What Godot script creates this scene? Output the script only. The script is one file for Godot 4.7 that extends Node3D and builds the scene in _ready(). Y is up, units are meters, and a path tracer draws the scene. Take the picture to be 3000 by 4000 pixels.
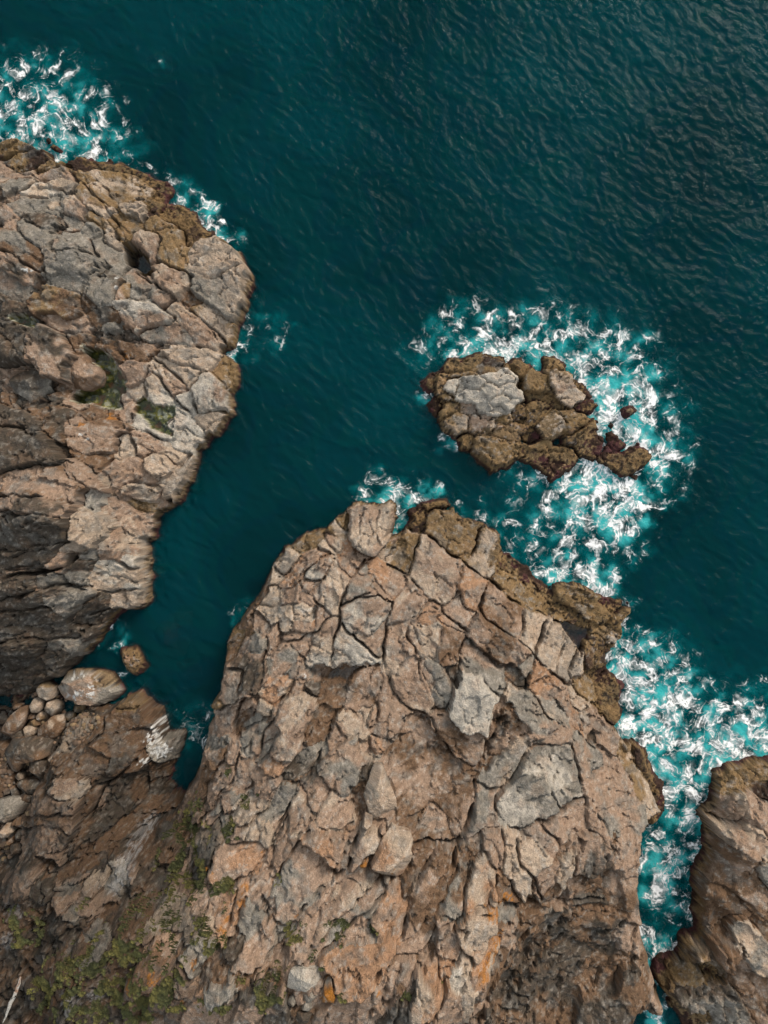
extends Node3D
# A rocky coast seen from straight above: shore, headland, islet and cliff are one height field cut along traced
# joints into slabs, each slab a mesh of its own; boulders, pools, foam, moss and the sea are built round it.

const CAM_H := 70.0
const FOV := 65.0
const DX := 0.09
const X0 := -38.0
const Z0 := -35.5
const NX := 844
const NZ := 907
const CX := 84            # coarse grid of control heights, one metre apart
const CZ := 94
const CX0 := -42.0
const CZ0 := -44.0

var focal := 2000.0 / tan(deg_to_rad(FOV * 0.5))
var tox := 0.0
var toy := 0.0
var tsc := 1.0
var land := ""
var ctrl_pts := PackedFloat32Array()
var ctrl := PackedFloat32Array()
var raw_blocks: Array = []
var raw_pools: Array = []
var raw_boulders: Array = []
var raw_foam: Array = []
var raw_moss := PackedFloat32Array()
var blocks: Array = []
var rng := RandomNumberGenerator.new()
var jx := PackedFloat32Array()
var jz := PackedFloat32Array()
var jv := PackedFloat32Array()
var height := PackedFloat32Array()
var owner_of := PackedInt32Array()
var edge_of := PackedFloat32Array()
var pool_of := PackedInt32Array()
var pool_d := PackedFloat32Array()
var lands := {}
var taken := {}
var n_patch: FastNoiseLite
var n_streak: FastNoiseLite
var n_fine: FastNoiseLite
var n_rust: FastNoiseLite
var n_speck: FastNoiseLite
var rock_mat: StandardMaterial3D
var spots := PackedFloat32Array()   # world x, z, radius, kind (0 droppings, 1 orange lichen, 2 pale crust)

const TINT := {
	"p": Vector3(0.355, 0.245, 0.178), "g": Vector3(0.262, 0.232, 0.196), "w": Vector3(0.51, 0.452, 0.382), "c": Vector3(0.46, 0.355, 0.268),
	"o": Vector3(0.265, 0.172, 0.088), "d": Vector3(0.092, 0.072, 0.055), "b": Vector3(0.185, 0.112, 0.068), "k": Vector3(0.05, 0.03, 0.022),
	"r": Vector3(0.42, 0.245, 0.148), "y": Vector3(0.40, 0.16, 0.03), "a": Vector3(0.09, 0.10, 0.02)}


func _ready() -> void:
	var t0 := Time.get_ticks_msec()
	rng.seed = 7
	make_view()
	make_noises()
	make_materials()
	trace_heights()
	make_control()
	trace_underlays()
	trace_shore()
	trace_headland()
	trace_cliff()
	trace_islet()
	trace_pools()
	trace_cracks()
	trace_boulders()
	trace_foam()
	trace_moss()
	make_spots()
	prepare_blocks()
	print("prepared ", Time.get_ticks_msec() - t0)
	raster_blocks()
	print("raster ", Time.get_ticks_msec() - t0)
	build_rock()
	print("rock ", Time.get_ticks_msec() - t0)
	build_boulders()
	build_splinter()
	build_pools()
	build_pebbles()
	build_sea()
	print("sea ", Time.get_ticks_msec() - t0)
	build_moss()
	print("all ", Time.get_ticks_msec() - t0)


func make_view() -> void:
	var cam := Camera3D.new()
	cam.name = "camera"
	cam.fov = FOV
	cam.far = 3000.0
	cam.position = Vector3(0, CAM_H, 0)
	cam.rotation_degrees = Vector3(-90, 0, 0)
	add_child(cam)
	cam.current = true
	var sky_mat := ProceduralSkyMaterial.new()
	sky_mat.sky_top_color = Color(0.86, 0.89, 0.91)
	sky_mat.sky_horizon_color = Color(0.50, 0.54, 0.57)
	sky_mat.sky_curve = 0.6
	sky_mat.energy_multiplier = 0.5
	sky_mat.ground_bottom_color = Color(0.10, 0.16, 0.18)
	sky_mat.ground_horizon_color = Color(0.40, 0.45, 0.48)
	var sky := Sky.new()
	sky.sky_material = sky_mat
	var env := Environment.new()
	env.background_mode = Environment.BG_SKY
	env.sky = sky
	env.tonemap_mode = Environment.TONE_MAPPER_LINEAR
	env.tonemap_exposure = 3.4
	env.sdfgi_enabled = true
	env.ssao_enabled = true
	env.ssil_enabled = true
	var we := WorldEnvironment.new()
	we.name = "environment"
	we.environment = env
	add_child(we)
	var sun := DirectionalLight3D.new()
	sun.name = "sun"
	sun.light_energy = 0.5
	sun.light_angular_distance = 28.0
	sun.light_color = Color(1.0, 0.95, 0.88)
	sun.sky_mode = DirectionalLight3D.SKY_MODE_LIGHT_ONLY
	sun.shadow_enabled = true
	add_child(sun)
	sun.look_at_from_position(Vector3(21, 19, -27), Vector3.ZERO, Vector3.UP)


# ---------------------------------------------------------------- tracing helpers
func tile(x: float, y: float, s: float) -> void:
	tox = x
	toy = y
	tsc = s


func at(u: float, v: float, y: float) -> Vector2:
	return Vector2(u - 1500.0, v - 2000.0) * ((CAM_H - y) / focal)


func hts(a: Array) -> void:
	for k in range(0, a.size(), 3):
		var p := at(a[k], a[k + 1], a[k + 2])
		ctrl_pts.append_array(PackedFloat32Array([p.x, p.y, a[k + 2]]))


func pixels(a: Array) -> PackedVector2Array:
	var o := PackedVector2Array()
	for k in range(0, a.size(), 2):
		o.append(Vector2(tox + a[k] / tsc, toy + a[k + 1] / tsc))
	return o


func B(tint: String, dh: float, a: Array) -> void:
	raw_blocks.append([tint, dh, pixels(a), land, false])


func U(tint: String, dh: float, a: Array) -> void:
	raw_blocks.append([tint, dh, pixels(a), land, true])


func pool(level: float, depth: float, kind: String, label: String, a: Array) -> void:
	raw_pools.append([level, depth, kind, label, pixels(a)])


func K(tint: String, base: float, top: float, roundness: float, label: String, group: String, a: Array) -> void:
	raw_boulders.append([tint, base, top, roundness, label, group, pixels(a)])


func crack(width: float, depth: float, a: Array) -> void:
	raw_cracks.append([width * 0.72, depth, pixels(a)])


func foam(label: String, a: Array) -> void:
	raw_foam.append([label, a])


func moss(a: Array) -> void:
	for x in a:
		raw_moss.append(x)


func make_spots() -> void:
	# photograph pixel, radius in pixels, height, kind
	for s in [[595,2885,34,3.0,0],[630,2935,44,2.6,0],[606,2845,26,3.2,0],[572,2965,20,3.0,0],[100,1052,16,5.8,0],[120,1055,10,5.8,0],[465,1090,12,4,0],[460,1130,10,4,0],[490,1530,7,3,0],[348,1715,8,5.5,0],[320,1700,9,5.5,0],
			[352,2714,20,1.8,0],[356,2683,16,1.8,0],[308,2705,22,1.8,0],[289,2725,16,1.8,0],[303,2640,14,1.8,0],[324,2636,10,1.8,0],[262,2716,14,1.8,0],[282,2650,10,1.8,0],[1190,2640,10,6,0],
			[490,3340,46,8.5,2],[465,3420,56,9.5,2],[430,3480,40,10,2],[30,3580,50,10,2],[520,3300,36,8,2],[20,3690,40,10,2],[280,3900,50,13,2],[380,3880,40,13,2],
			[800,3408,14,10.5,1],[835,3405,10,10.5,1],[955,3480,22,12,1],[945,3520,26,12,1],[870,3630,26,13,1],[885,3600,16,13,1],[760,3762,24,14,1],[600,3815,34,15,1],[505,3858,26,14,1],[556,3905,20,15,1],[770,3945,16,16,1],[1020,3340,12,11,1],
			[1290,3880,30,15.8,1],[1270,3920,26,15.8,1],[1540,3415,26,12.5,1],[1430,3375,20,12.6,1],[1985,3520,40,11.8,1],[1930,3560,40,13,1],[1900,3550,24,13,1],[1950,3690,40,13.5,1],[1890,3790,44,14,1],[1930,3750,40,14,1],[1480,3890,14,16,1],[700,3940,16,15,1],
			[1180,3900,10,16,1],[1160,3580,10,13,1],[330,1660,20,5,1],[440,1630,26,4.5,1],[490,1390,24,3.5,1],[560,3900,16,15,1]]:
		var p := at(s[0], s[1], s[3])
		spots.append_array(PackedFloat32Array([p.x, p.y, s[2] * (CAM_H - s[3]) / focal, s[4]]))


func numbered(called: String) -> String:
	var n: int = taken.get(called, 0)
	taken[called] = n + 1
	return called if n == 0 else "%s_%03d" % [called, n]


func tag(o: Node, label: String, category := "", group := "", kind := "") -> void:
	if label:
		o.set_meta("label", label)
	if category:
		o.set_meta("category", category)
	if group:
		o.set_meta("group", group)
	if kind:
		o.set_meta("kind", kind)


# ---------------------------------------------------------------- noises and materials
func fnl(sd: int, freq: float, oct: int, kind := FastNoiseLite.TYPE_SIMPLEX_SMOOTH) -> FastNoiseLite:
	var n := FastNoiseLite.new()
	n.seed = sd
	n.noise_type = kind
	n.frequency = freq
	n.fractal_type = FastNoiseLite.FRACTAL_FBM if oct > 1 else FastNoiseLite.FRACTAL_NONE
	n.fractal_octaves = oct
	return n


func make_noises() -> void:
	n_patch = fnl(11, 0.28, 3)
	n_streak = fnl(12, 1.0, 3)
	n_fine = fnl(13, 2.6, 3)
	n_rust = fnl(14, 0.5, 3)
	n_speck = fnl(15, 2.2, 2)
	var r := RandomNumberGenerator.new()
	r.seed = 99
	for k in 4096:
		jx.append(r.randf())
		jz.append(r.randf())
		jv.append(r.randf())


func noise_tex(sd: int, freq: float, oct: int, lo: float, hi: float, size := 512) -> NoiseTexture2D:
	var t := NoiseTexture2D.new()
	t.width = size
	t.height = size
	t.seamless = true
	t.noise = fnl(sd, freq, oct)
	var g := Gradient.new()
	g.offsets = PackedFloat32Array([0.0, 1.0])
	g.colors = PackedColorArray([Color(lo, lo, lo), Color(hi, hi, hi)])
	t.color_ramp = g
	return t


func make_materials() -> void:
	var m := StandardMaterial3D.new()
	m.resource_name = "rock"
	m.vertex_color_use_as_albedo = true
	m.albedo_texture = noise_tex(21, 0.03, 5, 0.55, 1.0)
	m.uv1_triplanar = true
	m.uv1_world_triplanar = true
	m.uv1_scale = Vector3(0.55, 0.55, 0.55)
	m.heightmap_enabled = true
	m.heightmap_texture = noise_tex(22, 0.025, 6, 0.0, 1.0)
	m.heightmap_scale = 7.0
	m.roughness = 0.92
	m.metallic_specular = 0.3
	rock_mat = m


# ---------------------------------------------------------------- control heights
func make_control() -> void:
	ctrl.resize(CX * CZ)
	var n := ctrl_pts.size() / 3
	for j in CZ:
		for i in CX:
			var x := CX0 + i
			var z := CZ0 + j
			var sw := 0.0
			var sh := 0.0
			for k in n:
				var dx := ctrl_pts[k * 3] - x
				var dz := ctrl_pts[k * 3 + 1] - z
				var q := dx * dx + dz * dz + 0.8
				var w := 1.0 / (q * q)
				sw += w
				sh += w * ctrl_pts[k * 3 + 2]
			ctrl[j * CX + i] = sh / sw


func ground(x: float, z: float) -> float:
	var fx := clampf(x - CX0, 0.0, CX - 1.001)
	var fz := clampf(z - CZ0, 0.0, CZ - 1.001)
	var i := int(fx)
	var j := int(fz)
	fx -= i
	fz -= j
	var k := j * CX + i
	return lerpf(lerpf(ctrl[k], ctrl[k + 1], fx), lerpf(ctrl[k + CX], ctrl[k + CX + 1], fx), fz)


func to_world(px: PackedVector2Array, dh: float) -> PackedVector2Array:
	var o := PackedVector2Array()
	for p in px:
		var w := at(p.x, p.y, 4.0)
		for k in 6:
			w = at(p.x, p.y, ground(w.x, w.y) + dh)
		o.append(w)
	return o


func centre_of(poly: PackedVector2Array) -> Vector2:
	var area := 0.0
	var c := Vector2.ZERO
	for k in poly.size():
		var a := poly[k]
		var b := poly[(k + 1) % poly.size()]
		var w := a.cross(b)
		area += w
		c += (a + b) * w
	return c / (3.0 * area) if absf(area) > 1e-6 else poly[0]


func prepare_blocks() -> void:
	for raw in raw_blocks:
		var poly := to_world(raw[2], raw[1])
		var c := centre_of(poly)
		var xx := 0.0
		var xz := 0.0
		var zz := 0.0
		var lo := poly[0]
		var hi := poly[0]
		for k in poly.size():
			var b := poly[(k + 1) % poly.size()]
			for s in 4:
				var p := poly[k].lerp(b, s / 4.0) - c
				xx += p.x * p.x
				xz += p.x * p.y
				zz += p.y * p.y
			lo = lo.min(poly[k])
			hi = hi.max(poly[k])
		var ang := 0.5 * atan2(2.0 * xz, xx - zz)
		var g := Vector2(ground(c.x + 1.5, c.y) - ground(c.x - 1.5, c.y), ground(c.x, c.y + 1.5) - ground(c.x, c.y - 1.5)) / 3.0
		if g.length() > 1.1:
			g = g.normalized() * 1.1
		g += Vector2(rng.randf_range(-0.13, 0.13), rng.randf_range(-0.13, 0.13))
		var t: String = raw[0]
		var under: bool = raw[4]
		if under:
			ang = -0.9 if c.y > 12.0 else -0.35
		var first: String = t[0]
		var low: bool = first == "k" or raw[3] == "islet"
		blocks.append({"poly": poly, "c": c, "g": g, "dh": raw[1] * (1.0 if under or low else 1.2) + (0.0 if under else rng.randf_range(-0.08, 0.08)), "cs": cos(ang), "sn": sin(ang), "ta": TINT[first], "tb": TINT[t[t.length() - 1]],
			"land": raw[3], "under": under, "lo": lo, "hi": hi, "slope": 2.0 if first == "k" else (2.6 if low else 5.5), "h0": ground(c.x, c.y), "groove": rng.randf_range(0.4, 1.0) * (0.8 if raw[3] == "islet" else 1.0), "bright": rng.randf_range(0.9, 1.08) * (0.5 if c.x < -13.5 and c.y > 22.0 else (0.7 if c.x < -15.0 and c.y > 12.0 else 1.0)),  # bright: random tone; lower-left and gully slabs carry painted shade in their colour
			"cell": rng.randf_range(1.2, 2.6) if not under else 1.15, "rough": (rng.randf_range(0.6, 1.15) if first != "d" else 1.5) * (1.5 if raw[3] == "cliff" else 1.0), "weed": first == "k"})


func sdf(poly: PackedVector2Array, p: Vector2) -> float:
	var d := 1e9
	var inside := false
	var n := poly.size()
	var b := poly[n - 1]
	for k in n:
		var a := poly[k]
		var e := b - a
		var w := p - a
		var t := clampf(w.dot(e) / maxf(e.length_squared(), 1e-9), 0.0, 1.0)
		d = minf(d, (w - e * t).length_squared())
		if (a.y > p.y) != (b.y > p.y) and p.x < a.x + e.x * (p.y - a.y) / e.y:
			inside = not inside
		b = a
	return sqrt(d) if inside else -sqrt(d)


var d_one := PackedFloat32Array()
var d_two := PackedFloat32Array()
var own_two := PackedInt32Array()
var fissure := PackedFloat32Array()
var raw_cracks: Array = []
var u_dist := PackedFloat32Array()
var u_id := PackedInt32Array()
const UQ := 4
const UX := NX / UQ + 2
const UZ := NZ / UQ + 2


func raster_blocks() -> void:
	# distance to the underlays on a coarser grid
	u_dist.resize(UX * UZ)
	u_dist.fill(-99.0)
	u_id.resize(UX * UZ)
	u_id.fill(-1)
	for bi in blocks.size():
		var b: Dictionary = blocks[bi]
		if not b.under:
			continue
		var poly: PackedVector2Array = b.poly
		var i0 := clampi(int((b.lo.x - 4.0 - X0) / (DX * UQ)), 0, UX - 1)
		var i1 := clampi(int((b.hi.x + 4.0 - X0) / (DX * UQ)), 0, UX - 1)
		var j0 := clampi(int((b.lo.y - 4.0 - Z0) / (DX * UQ)), 0, UZ - 1)
		var j1 := clampi(int((b.hi.y + 4.0 - Z0) / (DX * UQ)), 0, UZ - 1)
		for j in range(j0, j1 + 1):
			for i in range(i0, i1 + 1):
				var d := sdf(poly, Vector2(X0 + i * DX * UQ, Z0 + j * DX * UQ))
				var k := j * UX + i
				if d > u_dist[k] or d > 0.0:
					u_dist[k] = maxf(d, u_dist[k])
					u_id[k] = bi
	# warp that makes traced joints run unevenly
	var wa := fnl(31, 0.42, 4)
	var wb := fnl(32, 0.42, 4)
	var n := NX * NZ
	var qx := PackedFloat32Array()
	var qz := PackedFloat32Array()
	qx.resize(n)
	qz.resize(n)
	for j in NZ:
		for i in NX:
			var x := X0 + i * DX
			var z := Z0 + j * DX
			qx[j * NX + i] = x + 0.33 * wa.get_noise_2d(x, z)
			qz[j * NX + i] = z + 0.33 * wb.get_noise_2d(x, z)
	d_one.resize(n)
	d_one.fill(-99.0)
	d_two.resize(n)
	d_two.fill(-99.0)
	owner_of.resize(n)
	owner_of.fill(-1)
	own_two.resize(n)
	own_two.fill(-1)
	for bi in blocks.size():
		var b: Dictionary = blocks[bi]
		if b.under:
			continue
		var poly: PackedVector2Array = b.poly
		var m := poly.size()
		var ax := PackedFloat32Array()
		var az := PackedFloat32Array()
		var ex := PackedFloat32Array()
		var ez := PackedFloat32Array()
		var il := PackedFloat32Array()
		for k in m:
			var a := poly[k]
			var e := poly[(k + 1) % m] - a
			ax.append(a.x)
			az.append(a.y)
			ex.append(e.x)
			ez.append(e.y)
			il.append(1.0 / maxf(e.length_squared(), 1e-9))
		var uk := clampi(int((b.c.y - Z0) / (DX * UQ)), 0, UZ - 1) * UX + clampi(int((b.c.x - X0) / (DX * UQ)), 0, UX - 1)
		var reach: float = (b.hi - b.lo).length() * 0.5 + 1.6
		var margin: float = 0.7 if u_dist[uk] > reach else minf(3.4, (b.h0 + 3.5) / b.slope + 0.4)
		var i0 := clampi(int((b.lo.x - margin - X0) / DX), 0, NX - 1)
		var i1 := clampi(int((b.hi.x + margin - X0) / DX) + 1, 0, NX - 1)
		var j0 := clampi(int((b.lo.y - margin - Z0) / DX), 0, NZ - 1)
		var j1 := clampi(int((b.hi.y + margin - Z0) / DX) + 1, 0, NZ - 1)
		for j in range(j0, j1 + 1):
			for i in range(i0, i1 + 1):
				var k := j * NX + i
				var px := qx[k]
				var pz := qz[k]
				var best := 1e9
				var inside := false
				for s in m:
					var wx := px - ax[s]
					var wz := pz - az[s]
					var fx := ex[s]
					var fz := ez[s]
					var t := (wx * fx + wz * fz) * il[s]
					if (wz < 0.0) != (wz - fz < 0.0):
						if (px < ax[s] + fx * wz / fz):
							inside = not inside
					if t > 0.0:
						if t > 1.0:
							t = 1.0
						wx -= fx * t
						wz -= fz * t
					var q := wx * wx + wz * wz
					if q < best:
						best = q
				var d := sqrt(best)
				if not inside:
					if d > margin:
						continue
					d = -d
				if d > d_one[k]:
					d_two[k] = d_one[k]
					own_two[k] = owner_of[k]
					d_one[k] = d
					owner_of[k] = bi
				elif d > d_two[k]:
					d_two[k] = d
					own_two[k] = bi
	# long fractures that run through many slabs
	fissure.resize(n)
	fissure.fill(0.0)
	for c in raw_cracks:
		var width: float = c[0]
		var depth: float = c[1]
		var line := to_world(c[2], 0.0)
		for q in line.size() - 1:
			var a := line[q]
			var e := line[q + 1] - a
			var len2 := maxf(e.length_squared(), 1e-6)
			var lo := a.min(line[q + 1]) - Vector2(0.9, 0.9)
			var hi := a.max(line[q + 1]) + Vector2(0.9, 0.9)
			for j in range(clampi(int((lo.y - Z0) / DX), 0, NZ - 1), clampi(int((hi.y - Z0) / DX), 0, NZ - 1)):
				for i in range(clampi(int((lo.x - X0) / DX), 0, NX - 1), clampi(int((hi.x - X0) / DX), 0, NX - 1)):
					var k := j * NX + i
					var w := Vector2(qx[k], qz[k]) - a
					var t := clampf(w.dot(e) / len2, 0.0, 1.0)
					var d := (w - e * t).length() / width
					if d < 2.5:
						fissure[k] = maxf(fissure[k], depth * exp(-d * d))


func build_rock() -> void:
	var n := NX * NZ
	height.resize(n)
	edge_of.resize(n)
	pool_of.resize(n)
	pool_of.fill(-1)
	pool_d.resize(n)
	# pools
	for pi in raw_pools.size():
		var level: float = raw_pools[pi][0]
		var poly := PackedVector2Array()
		for p in raw_pools[pi][4]:
			poly.append(at(p.x, p.y, level))
		raw_pools[pi].append(poly)
		var lo := poly[0]
		var hi := poly[0]
		for p in poly:
			lo = lo.min(p)
			hi = hi.max(p)
		for j in range(int((lo.y - 0.4 - Z0) / DX), int((hi.y + 0.4 - Z0) / DX)):
			for i in range(int((lo.x - 0.4 - X0) / DX), int((hi.x + 0.4 - X0) / DX)):
				var x := X0 + i * DX
				var z := Z0 + j * DX
				var d := sdf(poly, Vector2(x, z)) + 0.12 * n_fine.get_noise_2d(x * 0.6, z * 0.6)
				if d > -0.3:
					pool_of[j * NX + i] = pi
					pool_d[j * NX + i] = d
	var fb := fnl(41, 0.9, 4)
	var big := fnl(42, 0.16, 2)
	var mask := fnl(43, 0.35, 2)
	var hairs := fnl(45, 1.0, 1, FastNoiseLite.TYPE_CELLULAR)
	hairs.cellular_return_type = FastNoiseLite.RETURN_DISTANCE2_SUB
	var ridge := fnl(44, 0.6, 4)
	ridge.fractal_type = FastNoiseLite.FRACTAL_RIDGED
	for j in NZ:
		var z := Z0 + j * DX
		for i in NX:
			var k := j * NX + i
			var id := owner_of[k]
			# underlay here
			var fi := float(i) / UQ
			var fj := float(j) / UQ
			var ui := int(fi)
			var uj := int(fj)
			var uk := uj * UX + ui
			fi -= ui
			fj -= uj
			var ud := lerpf(lerpf(u_dist[uk], u_dist[uk + 1], fi), lerpf(u_dist[uk + UX], u_dist[uk + UX + 1], fi), fj)
			var under := u_id[uk]
			if id < 0 and (under < 0 or ud < -3.0):
				height[k] = -9.0
				continue
			var x := X0 + i * DX
			var gr := ground(x, z)
			var use := id if id >= 0 else under
			var b: Dictionary = blocks[use]
			# facets within the slab, aligned with its long side
			var cs: float = b.cs
			var sn: float = b.sn
			var cell: float = b.cell
			var us := (x * cs + z * sn) / (1.25 * cell)
			var vs := (-x * sn + z * cs) / (0.62 * cell)
			var wob := ridge.get_noise_2d(x, z)
			us += 0.22 * wob
			vs += 0.3 * fb.get_noise_2d(x + 40.0, z)
			var iu := floori(us)
			var iv := floori(vs)
			var f1 := 9.0
			var f2 := 9.0
			var hv := 0
			var lx := 0.0
			var lz := 0.0
			for dv in range(-1, 2):
				for du in range(-1, 2):
					var hh := (((iu + du) * 37) & 63) * 64 + (((iv + dv) * 29 + use * 7) & 63)
					var rx := iu + du + jx[hh] - us
					var rz := iv + dv + jz[hh] - vs
					var q := rx * rx + rz * rz
					if q < f1:
						f2 = f1
						f1 = q
						hv = hh
						lx = rx
						lz = rz
					elif q < f2:
						f2 = q
			var rim := sqrt(f2) - sqrt(f1)
			var rough: float = b.rough
			var small := fb.get_noise_2d(x, z)
			var facet := (jv[hv] - 0.5) * 0.17 + (jx[hv] - 0.5) * lx * 0.6 + (jz[hv] - 0.5) * lz * 0.45
			var crack := 0.0
			var cm := mask.get_noise_2d(x, z)
			if rim < 0.11 and cm > -0.02:
				crack = (1.0 - rim / 0.11) * smoothstep(-0.02, 0.14, cm) * 0.30
			var hair := 0.0
			var he := hairs.get_noise_2d(us * 1.9 + 0.5 * small, vs * 1.6 + 0.4 * wob) + 1.0
			if he < 0.10:
				hair = 0.10 * (1.0 - he / 0.10) * smoothstep(-0.15, 0.15, mask.get_noise_2d(x * 1.7 + 11.0, z * 1.7))
			crack = maxf(crack, hair)
			var detail := rough * (facet + 0.075 * small - 0.07 * (wob - 0.3)) + 0.05 * n_fine.get_noise_2d(x, z) - crack
			var h := -9.0
			var e := 9.0
			if id >= 0:
				var d1 := d_one[k]
				var d2 := d_two[k]
				var c: Vector2 = b.c
				var g: Vector2 = b.g
				var plane: float = b.h0 + g.x * (x - c.x) + g.y * (z - c.y)
				var top: float = lerpf(plane, gr, 0.5) + b.dh + 0.22 * big.get_noise_2d(x, z)
				e = minf(maxf(d1 + 0.5, 0.0) + 0.02, (d1 - d2) * 0.5)
				if b.weed:
					detail = 0.5 * detail + 0.12 * n_speck.get_noise_2d(x * 1.5, z * 1.5)
				h = top + detail
				var rr := 0.22
				if e < rr:
					var s := 1.0 - e / rr
					h -= 0.07 * s * s
				if d2 > -0.7:
					var gm := clampf(0.75 + 1.4 * mask.get_noise_2d(x * 1.1 + 33.0, z * 1.1), 0.3, 1.3)
					var gv := e / (0.045 + 0.045 * gm)
					var pa := mini(id, own_two[k])
					var pb := maxi(id, own_two[k])
					var joint := jv[(pa * 131 + pb * 71) & 4095]
					joint = 1.15 if joint > 0.66 else (0.45 if joint > 0.33 else 0.12)
					h -= joint * gm * b.groove * exp(-gv * gv) * smoothstep(-0.7, -0.25, d2)
				if d1 < 0.0:
					var fill_gap := 0.12 if b.land == "islet" else 0.34
					h -= maxf(0.0, -d1 - fill_gap * smoothstep(-0.85, -0.45, d2)) * b.slope * (1.0 + 0.5 * small)
			if under >= 0 and ud > -3.0:
				var u: Dictionary = blocks[under]
				var fl: float = gr + u.dh + detail * 1.3 + 0.3 * (jv[hv] - 0.5) + 0.2 * big.get_noise_2d(x * 2.0, z * 2.0)
				var st := (fl + 0.5 * cm + 0.25 * small) / 0.6
				var sf := st - floorf(st)
				fl += 0.55 * 0.6 * (smoothstep(0.25, 0.75, sf) - sf)
				if ud < 0.0:
					fl += ud * u.slope
				if fl > h:
					h = fl
					e = 9.0
					if id < 0 or d_one[k] < -0.12:
						owner_of[k] = under
				elif id < 0:
					owner_of[k] = under
					h = fl
			if id >= 0 and owner_of[k] == id and not b.weed:
				# broken ledges where the rock falls away
				var steep := clampf((b.g.length() - 0.3) * 1.6, 0.0, 1.0)
				if d_one[k] < 0.0:
					steep = maxf(steep, clampf(-d_one[k] * 4.0, 0.0, 1.0))
				if steep > 0.05:
					var ht := (h + 0.6 * cm + 0.35 * small) / 0.7
					var hf := ht - floorf(ht)
					h += steep * 0.6 * 0.7 * (smoothstep(0.3, 0.7, hf) - hf)
			var pi := pool_of[k]
			if pi >= 0:
				var pd := pool_d[k]
				var rp: Array = raw_pools[pi]
				if pd > 0.0:
					h = minf(h, rp[0] - 0.02 - rp[1] * smoothstep(0.0, 0.55, pd) * (0.8 + 0.5 * small))
				else:
					h = lerpf(maxf(rp[0] + 0.04, h), h, clampf(-pd / 0.3, 0.0, 1.0))
			if pi < 0:
				h -= fissure[k] * clampf(0.6 + 1.5 * mask.get_noise_2d(x * 1.6 + 5.0, z * 1.6), 0.15, 1.15)
			height[k] = maxf(h, -6.0)
			edge_of[k] = e
	mesh_rock()


func slope_normal(k: int) -> Vector3:
	var hx := height[k + 1] - height[k - 1]
	var hz := height[k + NX] - height[k - NX]
	return Vector3(-hx, 2.0 * DX, -hz).normalized()


func rock_colour(x: float, z: float, h: float, b: Dictionary, banded: bool) -> Color:
	var ta: Vector3 = b.ta
	var tb: Vector3 = b.tb
	var cs: float = b.cs
	var sn: float = b.sn
	var np := n_patch.get_noise_3d(x, h, z)
	var us := x * cs + z * sn
	var vs := -x * sn + z * cs
	var ns := n_streak.get_noise_3d(us * 0.7, h * 1.2, vs * 1.7)
	var nf := n_fine.get_noise_3d(x, h, z)
	var nr := n_rust.get_noise_3d(x + 70.0, h, z)
	var c := ta.lerp(tb, smoothstep(-0.14, 0.18, np + 0.2 * ns))
	var weed: bool = b.weed
	if not weed:
		c = c.lerp(Vector3(0.38, 0.22, 0.13) * (0.6 + c.x), 0.22 * smoothstep(0.14, 0.42, nr + 0.25 * nf))
		c = c.lerp(Vector3(0.22, 0.205, 0.185) * (0.5 + 1.3 * c.y), 0.55 * smoothstep(0.12, 0.4, -nr + 0.3 * ns))
		c = c.lerp(Vector3(0.50, 0.44, 0.38) * (0.35 + 1.6 * c.y), 0.6 * smoothstep(0.18, 0.44, 0.6 * ns + 0.75 * nf))
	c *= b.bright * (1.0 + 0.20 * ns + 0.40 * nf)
	if banded:
		var hz := h + 0.75 * np + 0.45 * nf + 0.3 * ns
		if hz < 1.55:
			var o := Vector3(0.245, 0.155, 0.072) * (1.0 + 0.5 * nf + 0.4 * ns)
			if nr > 0.2:
				o = Vector3(0.175, 0.12, 0.062) * (1.0 + 0.6 * nf)
			c = c.lerp(o, 0.8 * smoothstep(1.55, 1.30, hz))
			var sp := n_speck.get_noise_2d(x, z)
			# black mussels
			if sp > 0.20 and np + 0.5 * nr > -0.12:
				c = c.lerp(Vector3(0.018, 0.016, 0.016), 0.85 * smoothstep(0.20, 0.27, sp))
		if hz < 0.62:
			var kx := Vector3(0.052, 0.028, 0.020) if nr < 0.12 else Vector3(0.085, 0.034, 0.034)
			c = c.lerp(kx * (1.0 + 0.8 * nf), smoothstep(0.62, 0.42, hz))
	for s in range(0, spots.size(), 4):
		var dx := x - spots[s]
		var r := spots[s + 2]
		if dx > r or dx < -r:
			continue
		var dz := z - spots[s + 1]
		var q := dx * dx + dz * dz
		if q < r * r:
			var f := 1.0 - q / (r * r) + 1.1 * n_speck.get_noise_2d(x * 1.3 + 9.0, z * 1.3)
			var kind := int(spots[s + 3])
			if kind == 0:
				c = c.lerp(Vector3(0.72, 0.71, 0.69), 0.85 * smoothstep(0.62, 0.8, f))
			elif kind == 1:
				c = c.lerp(Vector3(0.43, 0.165, 0.022), 0.7 * smoothstep(0.75, 0.9, f + 0.2 * ns))
			else:
				c = c.lerp(Vector3(0.36, 0.35, 0.35), 0.32 * smoothstep(0.3, 0.8, f + 0.5 * nf))
	return Color(maxf(c.x, 0.008), maxf(c.y, 0.007), maxf(c.z, 0.006))


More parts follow.
